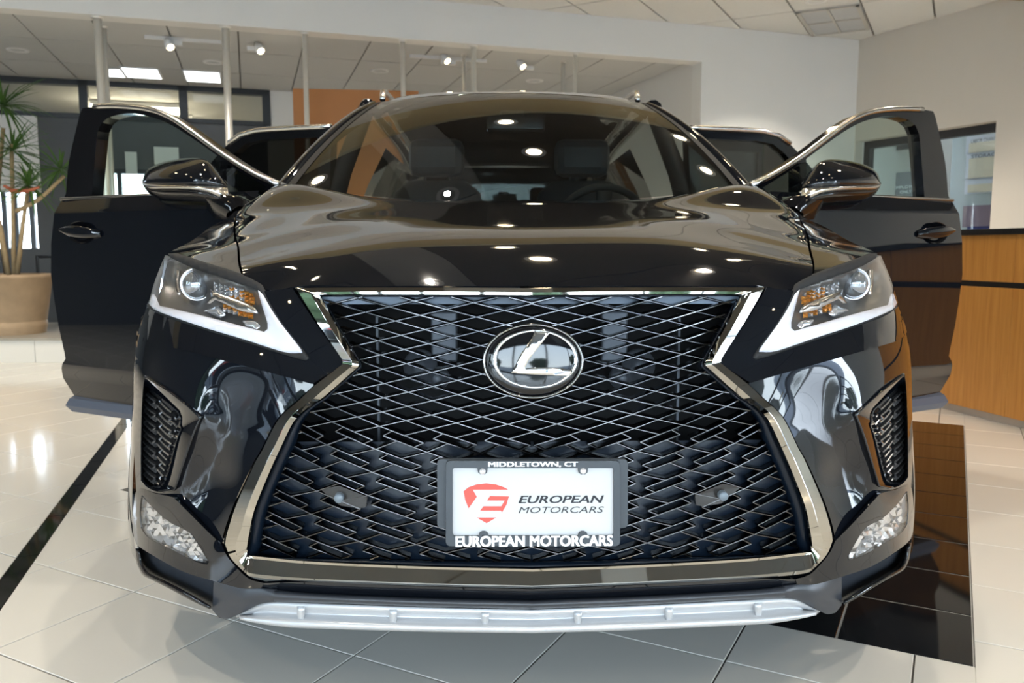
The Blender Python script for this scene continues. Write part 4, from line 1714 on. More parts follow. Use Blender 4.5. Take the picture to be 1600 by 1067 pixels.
segs = []
for k in range(0, 7):
    for j in range(-2, 16):
        a, b_, c, d = node(k + 1, j), node(k, j + 1), node(k + 1, j + 1), node(k, j)
        if j < 9:
            segs += [(a, b_), (c, d)]
        else:
            T = b_ + np.array([-5.2, -14.4])
            U = a + np.array([5.2, 15.0])
            L1 = lambda t: a + (T - a) * t
            L2 = lambda t: U + (b_ - U) * t
            segs += [(a, T), (U, b_), (T, L2(.70)), (U, L1(.28)), (c, L2(.32)), (L1(.55), d)]
mask_poly = [tuple(p) for p in inset] + [(2 * CX - p[0], p[1]) for p in inset[::-1]]
gm = MB()
for a, b_ in segs:
    n = max(2, int(np.hypot(*(b_ - a)) / 9) + 1)
    q = a[None] + (b_ - a)[None] * np.linspace(0, 1, n)[:, None]
    ins = inside(mask_poly, q[:, 0], q[:, 1]) & (q[:, 0] <= CX + .5)
    em = ((q[:, 0] - 834) / 74) ** 2 + ((q[:, 1] - 563) / 53) ** 2 < 1
    ins &= ~em
    i = 0
    while i < n - 1:
        if not (ins[i] and ins[i + 1]):
            # partial piece up to the border
            if ins[i] != ins[i + 1]:
                lo, hi = (q[i], q[i + 1]) if ins[i] else (q[i + 1], q[i])
                for _ in range(8):
                    mid = (lo + hi) / 2
                    ok = inside(mask_poly, mid[0], mid[1])[0] and mid[0] <= CX + .5 and ((mid[0] - 834) / 74) ** 2 + ((mid[1] - 563) / 53) ** 2 >= 1
                    lo, hi = (mid, hi) if ok else (lo, mid)
                s_ = (q[i], lo) if ins[i] else (lo, q[i + 1])
                run = np.array(s_)
            else:
                i += 1
                continue
            i += 1
        else:
            j2 = i
            while j2 < n - 1 and ins[j2 + 1]:
                j2 += 1
            run = q[i:j2 + 1]
            i = j2
        p = on_skin(run[:, 0], run[:, 1], .034)
        d = p[-1] - p[0]
        if np.linalg.norm(d) < 1e-5:
            continue
        d /= np.linalg.norm(d)
        wv = np.cross(d, (0, 1, 0))
        wv /= np.linalg.norm(wv)
        w_ = .0023
        Y = np.array([0, 1.0, 0])
        rows = [p + Y * .020 - wv * w_ * 1.3, p + Y * .002 - wv * w_, p - Y * .0012 - wv * w_ * .35, p - Y * .0012 + wv * w_ * .35, p + Y * .002 + wv * w_, p + Y * .020 + wv * w_ * 1.3]
        gm.loft(rows, mirror=True)
gmo = gm.build('grille_mesh', 'mesh_chrome', car)
bm = bmesh.new()
bm.from_mesh(gmo.data)
bmesh.ops.recalc_face_normals(bm, faces=bm.faces)
bm.to_mesh(gmo.data)
bm.free()
gmo['label'] = 'dark chrome diamond mesh with stepped lower cells'

# ---- blanking panel in the lower grille, radiator, horns and supports behind the upper grille
bpn = MB()
low = [(p[0], p[1]) for p in inset if p[1] > 690]
ring = [(low[0][0], 690.)] + low + [(CX, 690.)]
V, T = triangulate(spline([(*p, 0) for p in ring], 14, 30, True), [], 14)
P = on_skin(V[:, 0], V[:, 1], .058)
P[np.abs(V[:, 0] - CX) < 1.0, 0] = 0
bpn.addm(P, [t if np.cross(P[t[1]] - P[t[0]], P[t[2]] - P[t[0]])[1] < 0 else t[::-1] for t in T])
bpn.build('blanking_panel', 'inner_black', car, smooth=True)
b = MB()
b.box((-.60, .30, .25), (.60, .33, .82))
b.build('radiator', 'void', car)
b = MB()
for sx in (-1, 1):
    for x0, x1 in ((.305, .310),):
        b.box((min(sx * x0, sx * x1), .22, .50), (max(sx * x0, sx * x1), .24, .80))
b.box((-.5, .22, .50), (.5, .24, .515))
b.build('radiator_support', 'metal_grey', car)
b = MB()
b.box((-.40, .115, .828), (.40, .20, .842), 0, Matrix.Translation((0, 0, 0)))
b.build('air_guide', mat('pale_air_guide', (0.10, 0.14, 0.20), .35, noise=.05), car)
for sx in (-1, 1):
    for (hx, hy, r_) in ((657, 572, .034), (684, 590, .024)):
        p = on_y(hx, hy, .17)
        b = MB()
        b.lathe([(0, -.022), (r_ * .35, -.026), (r_ * .4, -.014), (r_ * .92, -.010), (r_, 0), (r_ * .9, .016), (0, .018)], 28, (sx * p[0], .17, p[2]), axis='y')
        b.build('horn', 'metal_grey', car, smooth=True)
    b = MB()
    p = on_y(694, 522, .18)
    b.box((sx * p[0] - .026, .175, p[2] - .055), (sx * p[0] + .026, .20, p[2] + .045))
    b.build('horn_bracket', 'metal_grey', car, bevel=.004)

# ---- parking sensors in the lower mesh
for sx in (-1, 1):
    p = on_skin(531, 776, .032)[0]
    b = MB()
    q = on_skin(np.array([500, 530, 574, 572, 562, 532]), np.array([764, 759, 776, 792, 794, 790.]), .033)
    q[:, 0] *= -sx
    q2 = q + np.array([0, .012, 0])
    n = len(q)
    b.add(list(q) + list(q2), [tuple(range(n)) if sx < 0 else tuple(reversed(range(n)))] + [(k, (k + 1) % n, n + (k + 1) % n, n + k) for k in range(n)])
    o = b.build('sensor_plate', 'sensor_plate', car)
    b = MB()
    b.lathe([(0, -.009), (.0078, -.009), (.0088, -.0075), (.009, .006)], 24, (-sx * p[0], p[1] - .004, p[2]), axis='y')
    b.build('parking_sensor', 'sensor', o, smooth=True)

# ---- emblem
pe = on_skin(834, 563, .0)[0]
pe[0] = 0
em_s = float((pe - CAM) @ C_F) / FPX            # metres per picture pixel there
E4 = Matrix.Translation((0, pe[1] - .010, pe[2])) @ Matrix.Rotation(pi / 2 - .10, 4, 'X')   # local x right, y up, z to the viewer
EA, EB = 79 * em_s, 59 * em_s


def ell_rows(profile, n=72, c=(0, 0)):
    rows = []
    for f_, z in profile:
        rows.append([E4 @ Vector((c[0] + EA * f_[0] * cos(2 * pi * k / n), c[1] + EB * f_[1] * sin(2 * pi * k / n), z)) for k in range(n)])
    return rows


em = empty('emblem', (0, 0, 0), parent=car)
b = MB()
b.loft(ell_rows([((1.0, 1.0), -.045), ((1.0, 1.0), -.002), ((.985, .98), .002), ((.955, .945), .002), ((.94, .925), -.001), ((.93, .91), -.004)]), closed=True)
b.build('emblem_bezel', 'vent_chrome', em, smooth=True)
b = MB()
pr = [((.935 * cos(a), .92 * cos(a)), -.004 + .010 * sin(a)) for a in np.linspace(0, pi / 2 - .02, 9)]
b.loft(ell_rows(pr), closed=True)
b.f.append(tuple(8 * 72 + k for k in range(72)))
b.mi.append(0)
b.build('emblem_disc', 'gloss_black', em, smooth=True)


def em_z(x, y):
    r = min(1, hypot(x / (EA * .935), y / (EB * .92)))
    return -.004 + .010 * sqrt(max(0, 1 - r * r))


def em_pt(cx_, cy_, lift=.0008):
    x, y = (cx_ - 803) * .1406 * em_s, (535 - cy_) * .1406 * em_s
    return E4 @ Vector((x, y, em_z(x, y) + lift))


b = MB()
rows = []
for f_, lf in ((1.0, .0), (1.0, .0018), (.90, .0018), (.90, .0)):
    rows.append([em_pt(826 + 470 * (f_ if f_ == 1 else .92) * cos(2 * pi * k / 80), 512 + 322 * (f_ if f_ == 1 else .94) * sin(2 * pi * k / 80), lf) for k in range(80)])
b.loft(rows, closed=True)
b.build('emblem_oval', 'chrome', em, smooth=True)
Lp = [(815, 200), (905, 205), (990, 215), (880, 355), (765, 500), (705, 612), (860, 606), (1030, 605), (1140, 620), (1240, 640), (1200, 700), (1050, 696), (900, 690), (740, 680), (560, 665), (575, 630), (600, 590), (650, 480), (700, 405), (740, 350),
      (790, 280), (805, 240)]
V, T = triangulate(spline([(*p, 0) for p in Lp], 25, 30, True), [], 30)
b = MB()
tp = [em_pt(x, y, .0020) for x, y in V]
b.add(tp, [t if (tp[t[1]] - tp[t[0]]).cross(tp[t[2]] - tp[t[0]]).y < 0 else t[::-1] for t in T])
b.build('emblem_letter', 'chrome', em, smooth=True, solid=.002)

# ---- licence plate
PY = -.026


def pp3(px, py, y=PY):
    return on_y(px, py, y)


def rrect(x0, y0, x1, y1, r, n=5):
    out = []
    for cx_, cy_, a0_ in ((x1 - r, y0 + r, -pi / 2), (x1 - r, y1 - r, 0), (x0 + r, y1 - r, pi / 2), (x0 + r, y0 + r, pi)):
        for k in range(n + 1):
            a = a0_ + pi / 2 * k / n
            out.append((cx_ + r * cos(a), cy_ + r * sin(a)))
    return out


def plate_sheet(outer, holes, y, th, m, name, parent, bevel=0.0):
    V, T = triangulate([(*p,) for p in outer], holes, 400)
    P = np.array([on_y(x, yy, y) for x, yy in V])
    b = MB()
    b.add(P, [t if np.cross(P[t[1]] - P[t[0]], P[t[2]] - P[t[0]])[1] < 0 else t[::-1] for t in T])
    o = b.build(name, m, parent, solid=th)
    if bevel:
        md = o.modifiers.new('edge', 'BEVEL')
        md.width = bevel
        md.segments = 2
        md.limit_method = 'ANGLE'
    return o


lp = empty('license_plate', (0, 0, 0), parent=car)
plate_sheet(rrect(683, 717.5, 981, 825, 7), [], PY + .010, .010, 'plate_frame', 'plate_holder', lp, .002)
plate_sheet(rrect(701, 724, 965, 848, 4), [], PY + .004, .002, 'plate_white', 'plate', lp)


def notched():
    """frame opening, with tabs round the upper screws"""
    pts = []
    x0, y0, x1, y1 = 707, 731.5, 959, 838
    for (cx_, s_) in ((754, 1), (911, 1)):
        pts += [(cx_ - 8, y0), (cx_ - 7, y0 + 7), (cx_ - 3, y0 + 10), (cx_ + 3, y0 + 10), (cx_ + 7, y0 + 7), (cx_ + 8, y0)]
    bot = []
    for cx_ in (911, 755.5):
        bot += [(cx_ + 8, y1), (cx_ + 6, y1 - 5), (cx_ + 2, y1 - 7), (cx_ - 2, y1 - 7), (cx_ - 6, y1 - 5), (cx_ - 8, y1)]
    return [(x0 + 2, y0)] + pts + [(x1 - 2, y0), (x1, y0 + 3), (x1, y1 - 3), (x1 - 2, y1)] + bot + [(x0 + 2, y1), (x0, y1 - 3), (x0, y0 + 3)]


plate_sheet(rrect(696.5, 720, 969, 853.5, 7), [notched()], PY - .003, .008, 'plate_frame', 'plate_frame', lp, .0015)
psc = float((pp3(833, 785) - CAM) @ C_F) / FPX


def plate_M(px, py, y):
    p = on_y(px, py, y)
    return Matrix.Translation(tuple(p)) @ Matrix.Rotation(pi / 2, 4, 'X')


def hgt(px, y0, y1):
    return abs(on_y(px, y0, PY)[2] - on_y(px, y1, PY)[2])


def wid(x0, x1, py):
    return abs(on_y(x1, py, PY)[0] - on_y(x0, py, PY)[0])


lettering('MIDDLETOWN, CT', plate_M(833, 725.7, PY - .0032), wid(763, 903, 726), hgt(833, 721.5, 730), 'letter_white', bold=.035, parent=lp, ext=.0008)
lettering('EUROPEAN MOTORCARS', plate_M(835, 845, PY - .0032), wid(712, 957.5, 845), hgt(833, 836, 853), 'letter_white', bold=.04, parent=lp, ext=.0012)
lettering('EUROPEAN', plate_M(877, 780, PY + .0036), wid(810, 944, 780), hgt(833, 774, 786), 'ink', bold=.022, shear=.25, parent=lp, ext=.0003)
lettering('MOTORCARS', plate_M(877, 796.5, PY + .0036), wid(810, 944, 796), hgt(833, 791.5, 801.5), 'ink_grey', bold=.0, shear=.25, parent=lp, ext=.0003)
logo = MB()
for poly in ([(303, 365), (340, 335), (400, 315), (470, 307), (540, 315), (600, 335), (632, 353), (370, 353), (400, 405), (340, 490), (315, 430)],
             [(497, 400), (637, 402), (618, 465), (585, 520), (578, 508), (423, 508), (450, 475), (580, 475), (605, 433), (475, 433)],
             [(400, 558), (543, 558), (472, 600)]):
    V, T = triangulate([(660 + x * .2125, 690 + y * .2125) for x, y in poly], [], 60)
    P = np.array([on_y(x, y, PY + .0033) for x, y in V])
    logo.add(P, [t if np.cross(P[t[1]] - P[t[0]], P[t[2]] - P[t[0]])[1] < 0 else t[::-1] for t in T])
logo.build('shield_logo', 'plate_red', lp)
for (sx_, sy_, mm) in ((754, 735.7, 'facet'), (911, 735, 'facet'), (755.6, 837, 'void'), (910.8, 837, 'void')):  # the lower two are flat black discs, painted as dark empty holes
    p = on_y(sx_, sy_, PY)
    b = MB()
    b.lathe([(0, -.0065), (.004, -.006), (.0058, -.004), (.006, -.002)] if mm == 'facet' else [(0, -.0034), (.003, -.0034)], 16, (p[0], PY, p[2]), axis='y')
    b.build('plate_screw_or_hole', mm, lp, smooth=True)
lp['label'] = 'dealer plate in a grey frame with white lettering'

# ---- headlights
lens_o = [(258, 399, .0), (266, 402, .0), (304, 419, .0), (360, 438, .0), (403, 453, .0), (410, 461, .0), (435, 501, .0), (470, 546, .0), (472.5, 552, .0), (444, 550.6, .0), (379, 530, .0),
          (322, 513, .0), (266, 494, .0), (240, 483, .0), (232.5, 474, .0), (240, 446, .0), (247.5, 425, .0)]
drl_i = [(245, 472), (246, 478), (322, 496), (379, 511), (411, 519), (418, 515), (419, 506), (406, 463), (400, 456)]
drl = [(403, 453.5, .008), (410, 461, .006), (435, 501, .005), (470, 546, .004), (472, 551.5, .004), (444, 550, .004), (379, 529.5, .004), (322, 512.5, .004), (266, 493.5, .004), (240, 482.5, .004), (233, 474.5, .004),
       (238, 460, .006), (243, 466, .016), (248, 478, .016), (322, 496, .016), (379, 511, .016), (412, 519, .016), (418, 514, .016), (418, 505, .016), (405, 463, .016)]
for sx in (1, -1):
    hl = empty('headlight', (0, 0, 0), parent=car)
    flip = sx < 0

    def put(P, F, name, m, parent=hl, **kw):
        b = MB()
        if flip:
            b.add([(-v[0], v[1], v[2]) for v in P], [tuple(reversed(f)) for f in F])
        else:
            b.add(P, F)
        return b.build(name, m, parent, smooth=True, **kw)

    P, F = patch(lens_o, step=7, flange=0)
    P = P + np.array([0, -.002, 0])
    put(P, F, 'lens', 'lens')
    P, F = patch(drl, step=6)
    put(P, F, 'light_guide', 'drl')
    bowl = [(q[0], q[1], .012) for q in lens_o]
    P, F = patch(bowl, ctrl=[(300, 450, .075), (340, 470, .075), (380, 485, .070), (270, 440, .060), (300, 480, .060), (360, 500, .05), (390, 470, .06), (420, 500, .02), (255, 455, .035)], step=8)
    put(P, F, 'housing', 'lamp_grey')
    gk = [(262, 396, .004), (272, 395.5, .004), (330, 413, .006), (379, 430, .008), (408, 446, .010), (414, 456, .010), (417, 464, .008), (440, 503, .006), (476, 549, .003), (483, 560, .0), (478, 564, .0), (444, 555, .002), (379, 534, .004),
          (322, 517, .006), (266, 498, .008), (236, 485, .011), (229, 478, .013), (232, 474, .012), (239, 483.5, .010), (266, 494.5, .008), (322, 513.5, .006), (379, 530.5, .004), (444, 551, .002), (473, 552.5, .001), (470.5, 546, .002), (435, 500.5, .006), (409, 460, .010), (402, 453, .010), (360, 439, .008), (304, 420, .006), (266, 403, .004)]
    P, F = patch(gk, step=6)
    put(P + np.array([0, .002, 0]), F, 'gasket', 'matte_black')
    pc_ = on_skin(309, 444, .055)[0]
    pc_[0] *= sx
    b = MB()
    b.lathe([(0, -.034), (.012, -.032), (.022, -.025), (.028, -.014), (.030, 0)], 28, tuple(pc_), axis='y')
    b.build('projector', 'ball', hl, smooth=True)
    b = MB()
    b.lathe([(.030, -.004), (.033, -.010), (.036, -.004), (.038, .02)], 28, tuple(pc_), axis='y')
    b.build('projector_ring', 'facet', hl, smooth=True)
    # stepped reflector bar between the lamps
    P, F = patch([(328, 452, .030), (336, 457, .028), (360, 465, .026), (385, 474, .024), (398, 481, .022), (403, 490, .022), (378, 486, .024), (350, 474, .026), (336, 468, .028), (327, 476, .03), (322, 474, .03), (330, 464, .03)], step=7)
    put(P, F, 'reflector_bar', 'satin_chrome')
    b = MB()
    b2 = MB()
    for (x0, y0, nx, ny, amber) in ((338, 443, 6, 3, False), (362, 452, 5, 3, True), (352, 478, 6, 2, True)):
        for i in range(nx):
            for j in range(ny):
                px, py = x0 + i * 8, y0 + j * 6.2 + i * 2.2
                c_ = on_skin(px, py, .040)[0]
                r_ = .0050
                v = [(sx * (c_[0] + dx * r_), c_[1] + dy, c_[2] + dz * r_ * .75) for dx, dy, dz in ((-1, 0, -1), (1, 0, -1), (1, 0, 1), (-1, 0, 1), (random.uniform(-.4, .4), -.006, random.uniform(-.4, .4)))]
                f = [(0, 1, 4), (1, 2, 4), (2, 3, 4), (3, 0, 4)]
                use = b2 if amber and random.random() < .75 else b
                use.add(v, f if sx > 0 else [t[::-1] for t in f])
    for bb, nm_, mm in ((b, 'clear_facets', 'facet'), (b2, 'amber_facets', 'amber')):
        o = bb.build(nm_, mm, hl)
        o['kind'] = 'stuff'
    P, F = patch([(273, 420, .03), (281, 423, .032), (278, 440, .036), (281, 461, .040), (277, 461, .040), (273, 440, .034)], step=6)
    put(P, F, 'inner_trim', 'satin_chrome')
    P, F = patch([(379, 501, .030), (398, 503, .028), (407, 510, .028), (404, 516, .028), (384, 511, .03)], step=5)
    put(P, F, 'lower_reflector', 'facet')
    P, F = patch([(318, 486, .045), (340, 478, .045), (352, 492, .04), (345, 497, .04)], step=6)
    put(P, F, 'cornering_reflector', 'facet')
    hl['label'] = 'clear headlight with white L shaped light guide'

# ---- side vents beside the fog lamps
vent_i = [(228, 607), (252, 627), (277, 651), (277, 668), (270, 688), (256, 744), (250, 757), (240, 758), (227, 755), (222, 748), (222, 700), (224, 640)]
for sx in (1, -1):
    flip = sx < 0
    vn = empty('side_vent', (0, 0, 0), parent=car)
    o_ = resample(np.array([(*p[:2], 0) for p in spline(vent_o + [vent_o[0]], 4, 30)]), 120)
    i_ = resample(np.array([(*p[:2], 0) for p in spline([(*p, 0) for p in vent_i + [vent_i[0]]], 4, 30)]), 120)
    b = MB()
    rows = []
    for t, of in ((0, .012), (.0, -.003), (.08, -.008), (.16, -.007), (1.0, .020), (1.0, .050)):
        q = o_ * (1 - t) + i_ * t
        r = on_skin(q[:, 0], q[:, 1], of)
        r[:, 0] *= sx
        rows.append(r)
    b.loft(rows, flip=flip)
    o = b.build('vent_surround', 'paint', vn, smooth=True)
    bm = bmesh.new()
    bm.from_mesh(o.data)
    bmesh.ops.recalc_face_normals(bm, faces=bm.faces)
    bm.to_mesh(o.data)
    bm.free()
    V, T = triangulate(i_, [], 12)
    P = on_skin(V[:, 0], V[:, 1], .052)
    P[:, 0] *= sx
    b = MB()
    b.add(P, T)
    b.build('vent_back', 'void', vn)
    b = MB()
    for col in range(-1, 3):
        for r in range(-3, 12):
            x0 = 221 + col * 24.5
            y0 = 588 + r * 20.0 + col * 6
            for pts in ([(x0, y0), (x0 + 11, y0 + 12), (x0 + 22, y0 + 20), (x0 + 17, y0 + 24), (x0 + 24.5, y0 + 26)], [(x0 + 3, y0 + 13), (x0 + 13, y0 + 23), (x0 + 22, y0 + 30), (x0 + 24.5, y0 + 26)],
                        [(x0 + 3, y0 + 13), (x0 + 8, y0 + 9)]):
                pts = np.array(spline([(*p, 0) for p in pts], 2.0, 50))[:, :2]
                ok = inside(vent_i, pts[:, 0], pts[:, 1])
                for a_, c_, o1, o2 in zip(pts[:-1], pts[1:], ok[:-1], ok[1:]):
                    if not (o1 and o2):
                        continue
                    p = on_skin(np.array([a_[0], c_[0]]), np.array([a_[1], c_[1]]), .020)
                    p[:, 0] *= sx
                    d = p[1] - p[0]
                    d /= max(np.linalg.norm(d), 1e-9)
                    wv = np.cross(d, (0, 1, 0))
                    wv /= max(np.linalg.norm(wv), 1e-9)
                    Y = np.array([0, 1.0, 0])
                    w_ = .0020
                    b.loft([p + Y * .012 - wv * w_, p - wv * w_, p - Y * .002, p + wv * w_, p + Y * .012 + wv * w_])
    b.build('vent_mesh', 'vent_mesh', vn)
    vn['label'] = 'gloss black side vent with fine mesh'

# ---- fog lamps
for sx in (1, -1):
    fl = empty('fog_lamp', (0, 0, 0), parent=car)
    flip = sx < 0

    def put(P, F, name, m, parent=fl, **kw):
        b = MB()
        if flip:
            b.add([(-v[0], v[1], v[2]) for v in P], [tuple(reversed(f)) for f in F])
        else:
            b.add(P, F)
        return b.build(name, m, parent, smooth=kw.pop('smooth', True), **kw)
    P, F = patch(fog_o, step=6, flange=0)
    put(P, F, 'lens', 'lens')
    bowl = [(q[0], q[1], q[2] + .006) for q in fog_o]
    P, F = patch(bowl, ctrl=[(250, 830, .018), (275, 848, .018), (300, 862, .012), (232, 812, .016)], step=7, flange=0)
    P = P + np.array([(random.uniform(-.0015, .0015), random.uniform(-.003, .003), random.uniform(-.0015, .0015)) for _ in P])
    ro = put(P, F, 'reflector', 'facet', smooth=False)
    ro.data.materials.append(M['lamp_grey'])
    for pg in ro.data.polygons:
        if random.random() < .16:
            pg.material_index = 1
    rim_ = resample(np.array([(*p[:2], 0) for p in spline(fog_o + [fog_o[0]], 4, 30)]), 90)
    cen = rim_.mean(0)
    b = MB()
    rows = []
    for t, of in ((1.0, .02), (1.0, .003), (.975, .001), (.95, .004), (.95, .02)):
        q = cen + (rim_ - cen) * t
        r = on_skin(q[:, 0], q[:, 1], of)
        r[:, 0] *= sx
        rows.append(r)
    b.loft(rows)
    b.build('rim', 'gloss_black', fl, smooth=True)
    fl['label'] = 'small faceted fog lamp'

# ---- bonnet and front wings: z = top(x, y)
front_px = [(CX, 447.5), (740, 447), (640, 446.5), (540, 447), (457, 448), (412, 453)]
fr_pts = on_skin([p[0] for p in front_px], [p[1] for p in front_px], .018)
fr_pts[0, 0] = 0
lamp_px = [(395, 439), (379, 430), (330, 412.5), (300, 403), (272, 395), (262, 395.5)]
lamp_pts = on_skin([p[0] for p in lamp_px], [p[1] for p in lamp_px], .012)



def pick(lst):
    return np.array([on_y(*q) for q in lst])


gap = np.array([lamp_pts[1]] + list(pick([(374, 411, .27), (372, 386, .42), (367, 366, .62), (368, 345, .90), (377, 330, 1.15)])))
edge_h = np.array([(-.868, 1.24, 1.070), (-.855, 1.33, 1.098)])
rear = pick([(432, 289.5, 1.40), (459, 291, 1.43), (476, 297, 1.41), (499, 308, 1.35), (600, 313, 1.21), (CX, 313.5, 1.15)])
rear[-1, 0] = 0
mid = [(CX, 430, .125), (CX, 390, .24), (CX, 352, .5), (CX, 328, .8), (640, 430, .13), (640, 390, .25), (640, 351, .52), (640, 327, .82), (520, 390, .28), (500, 350, .56), (480, 325, .90),
       (430, 425, .19), (416, 386, .42), (403, 364, .60), (393, 343, .78), (387, 325, .95), (392, 313, 1.06), (405, 301, 1.18), (420, 292, 1.29)]
mp3 = pick(mid)
mp3[:4, 0] = 0
side = pick([(280, 386, .52), (300, 376, .62), (330, 354, .86), (355, 341, 1.03)])
back = np.array([(-.890, 1.25, 1.062), (-.885, 1.42, 1.085)])
back_in = np.array([(-.850, 1.27, 1.066), (-.845, 1.42, 1.090)])


def fit(groups):
    """a smooth height field through groups of points (points, softness), mirrored about the centre plane"""
    P = np.concatenate([np.asarray(g) for g, _ in groups])
    W_ = np.concatenate([np.full(len(g), w) for g, w in groups])
    k = P[:, 0] < -.02
    A = np.concatenate([P, P[k] * np.array([-1, 1, 1])])
    return TPS(A[:, :2], A[:, 2], np.concatenate([W_, W_[k]]))


top_h = fit([(fr_pts, 1e-4), (lamp_pts[:1], 1e-4), (gap, 1e-3), (edge_h, 4e-3), (rear, 1e-3), (mp3[:11], 1e-2), (mp3[11:], 2e-3)])
Pw = np.concatenate([gap, lamp_pts[2:], side, back, back_in])
top_w = TPS(Pw[:, :2], Pw[:, 2], np.r_[np.full(len(gap), 1e-3), np.full(4, 1e-4), np.full(4, 2e-3), np.full(4, 2e-3)])
top_wm = lambda q: top_w(np.c_[-np.abs(np.atleast_2d(q)[:, 0]), np.atleast_2d(q)[:, 1]])


def sheet(outline, step, top):
    o2 = spline([(p[0], p[1]) for p in outline], step, 40, True)
    V, T = triangulate(o2, [], step)
    Z = top(V)
    P = np.c_[V, Z]
    F = [t if np.cross(P[t[1]] - P[t[0]], P[t[2]] - P[t[0]])[2] > 0 else t[::-1] for t in T]
    return P, F


def shift(pts, dx):
    return [np.array([p[0] + dx, p[1], p[2]]) for p in pts]


hood_out = [fr_pts[i] for i in range(6)] + [lamp_pts[0]] + shift(gap, .0025) + list(edge_h) + list(rear)
hb = MB()
P, F = sheet(hood_out, .020, top_h)
P[np.abs(P[:, 0]) < .004, 0] = 0
hb.addm(P, F)
rim = np.array(spline([(p[0], p[1]) for p in hood_out], .02, 40, True))
rim = rim[rim[:, 0] < -.003]
rz_ = top_h(rim)
rows = [[(p[0], p[1], z) for p, z in zip(rim, rz_)], [(p[0], p[1] + .004, z - .016) for p, z in zip(rim, rz_)]]
n_top = len(hb.v)
hb.loft(rows, mirror=True)
hood = hb.build('hood', 'paint', car, smooth=True, weld=False)


def top_normals(o, n, top):
    """smooth normals taken from the surface itself"""
    co = np.array([v.co[:] for v in o.data.vertices])
    e = .003
    gx = (top(co[:, :2] + [e, 0]) - top(co[:, :2] - [e, 0])) / (2 * e)
    gy = (top(co[:, :2] + [0, e]) - top(co[:, :2] - [0, e])) / (2 * e)
    nn = np.c_[-gx, -gy, np.ones(len(co))]
    nn /= np.linalg.norm(nn, axis=1)[:, None]
    vn_ = np.array([v.normal[:] for v in o.data.vertices])
    nn[n:] = vn_[n:]
    o.data.normals_split_custom_set_from_vertices([tuple(q) for q in nn])


top_normals(hood, n_top, top_h)
hood['label'] = 'long glossy black hood with two raised creases'
wing_out = shift(gap, -.0025) + list(back_in) + list(back[::-1]) + list(side[::-1]) + [lamp_pts[k] for k in (5, 4, 3, 2)]
wing_edge = [lamp_pts[5]] + list(side) + list(back)
P, F = sheet(wing_out, .018, top_w)
for sx in (1, -1):
    wg = MB()
    if sx > 0:
        wg.add(P, F)
    else:
        wg.add([(-v[0], v[1], v[2]) for v in P], [f[::-1] for f in F])
    # flank from the wing's edge down past the wheel arch
    ey = np.array([p[1] for p in wing_edge])
    ex = -np.array([p[0] for p in wing_edge])
    ez = np.array([p[2] for p in wing_edge])
    ys = np.linspace(ey[0] + .005, 1.42, 64)
    zs = np.concatenate([np.linspace(.27, .60, 16), np.linspace(.62, .80, 10), [.85, .9, .95, 1.0]])
    xe, ze = np.interp(ys, ey, ex), np.interp(ys, ey, ez)

    def flank(y, f):
        """f 0..1 from the sill to the top edge"""
        i = np.interp(y, ys, np.arange(len(ys)))
        zt, xt = np.interp(y, ey, ez), np.interp(y, ey, ex)
        z = .27 + (zt - .012 - .27) * f
        yy = np.clip(y - float(sk_lean(min(z, .7))), 0, SKB - 1e-4)
        xs = SKA * (1 - (1 - yy / SKB) ** SKN) ** (1 / SKN) - float(sk_taper(min(z, .75)))
        k = max(0, (z - .62) / (zt - .62))
        return min(xs, .965) * (1 - k ** 2.2) + min(xt, xs) * k ** 2.2, z
    nf = 26
    grid = {}
    v, f = [], []
    for i, y in enumerate(ys):
        for j in range(nf):
            x, z = flank(y, j / (nf - 1))
            # arch lip
            r = hypot(y - .985, z - .37)
            if r < .425:
                a = atan2(z - .37, y - .985)
                y_, z_ = .985 + .425 * cos(a), .37 + .425 * sin(a)
            else:
                y_, z_ = y, z
            grid[i, j] = len(v)
            v.append((-sx * x, y_, z_))
    for i in range(len(ys) - 1):
        for j in range(nf - 1):
            cy_ = sum(ys[k] for k in (i, i + 1)) / 2
            cz_ = sum(flank(ys[i], q / (nf - 1))[1] for q in (j, j + 1)) / 2
            if hypot(cy_ - .985, cz_ - .37) < .415:
                continue
            q = (grid[i, j], grid[i, j + 1], grid[i + 1, j + 1], grid[i + 1, j])
            f.append(q if sx < 0 else q[::-1])
    wg.add(v, f)
    wo = wg.build('front_fender', 'paint', car, smooth=True, weld=False)
    top_normals(wo, len(P), top_wm)

# ---- cowl under the bonnet's rear edge
b = MB()
b.loft([[(p[0], p[1] - .03, p[2] - .012) for p in rear], [(p[0], p[1] + .09, p[2] - .035) for p in rear], [(p[0], p[1] + .16, p[2] - .02) for p in rear]], mirror=True)
b.build('cowl', 'matte_black', car, smooth=True)

# ---- windshield, pillars, roof
WSN, WST = 41, 25


def ws(s, t):
    a = abs(s)
    bx, by, bz = .795 * s, 1.20 + .29 * a ** 2.2, 1.082 + .072 * a ** 2.2
    tx, ty, tz = .585 * s, 2.16 + .10 * a ** 2, 1.592 - .022 * a ** 2
    bul = .045 * 4 * t * (1 - t) * (1 - .3 * a * a)
    return np.array([bx + (tx - bx) * t, by + (ty - by) * t - bul * .45, bz + (tz - bz) * t + bul * .9])


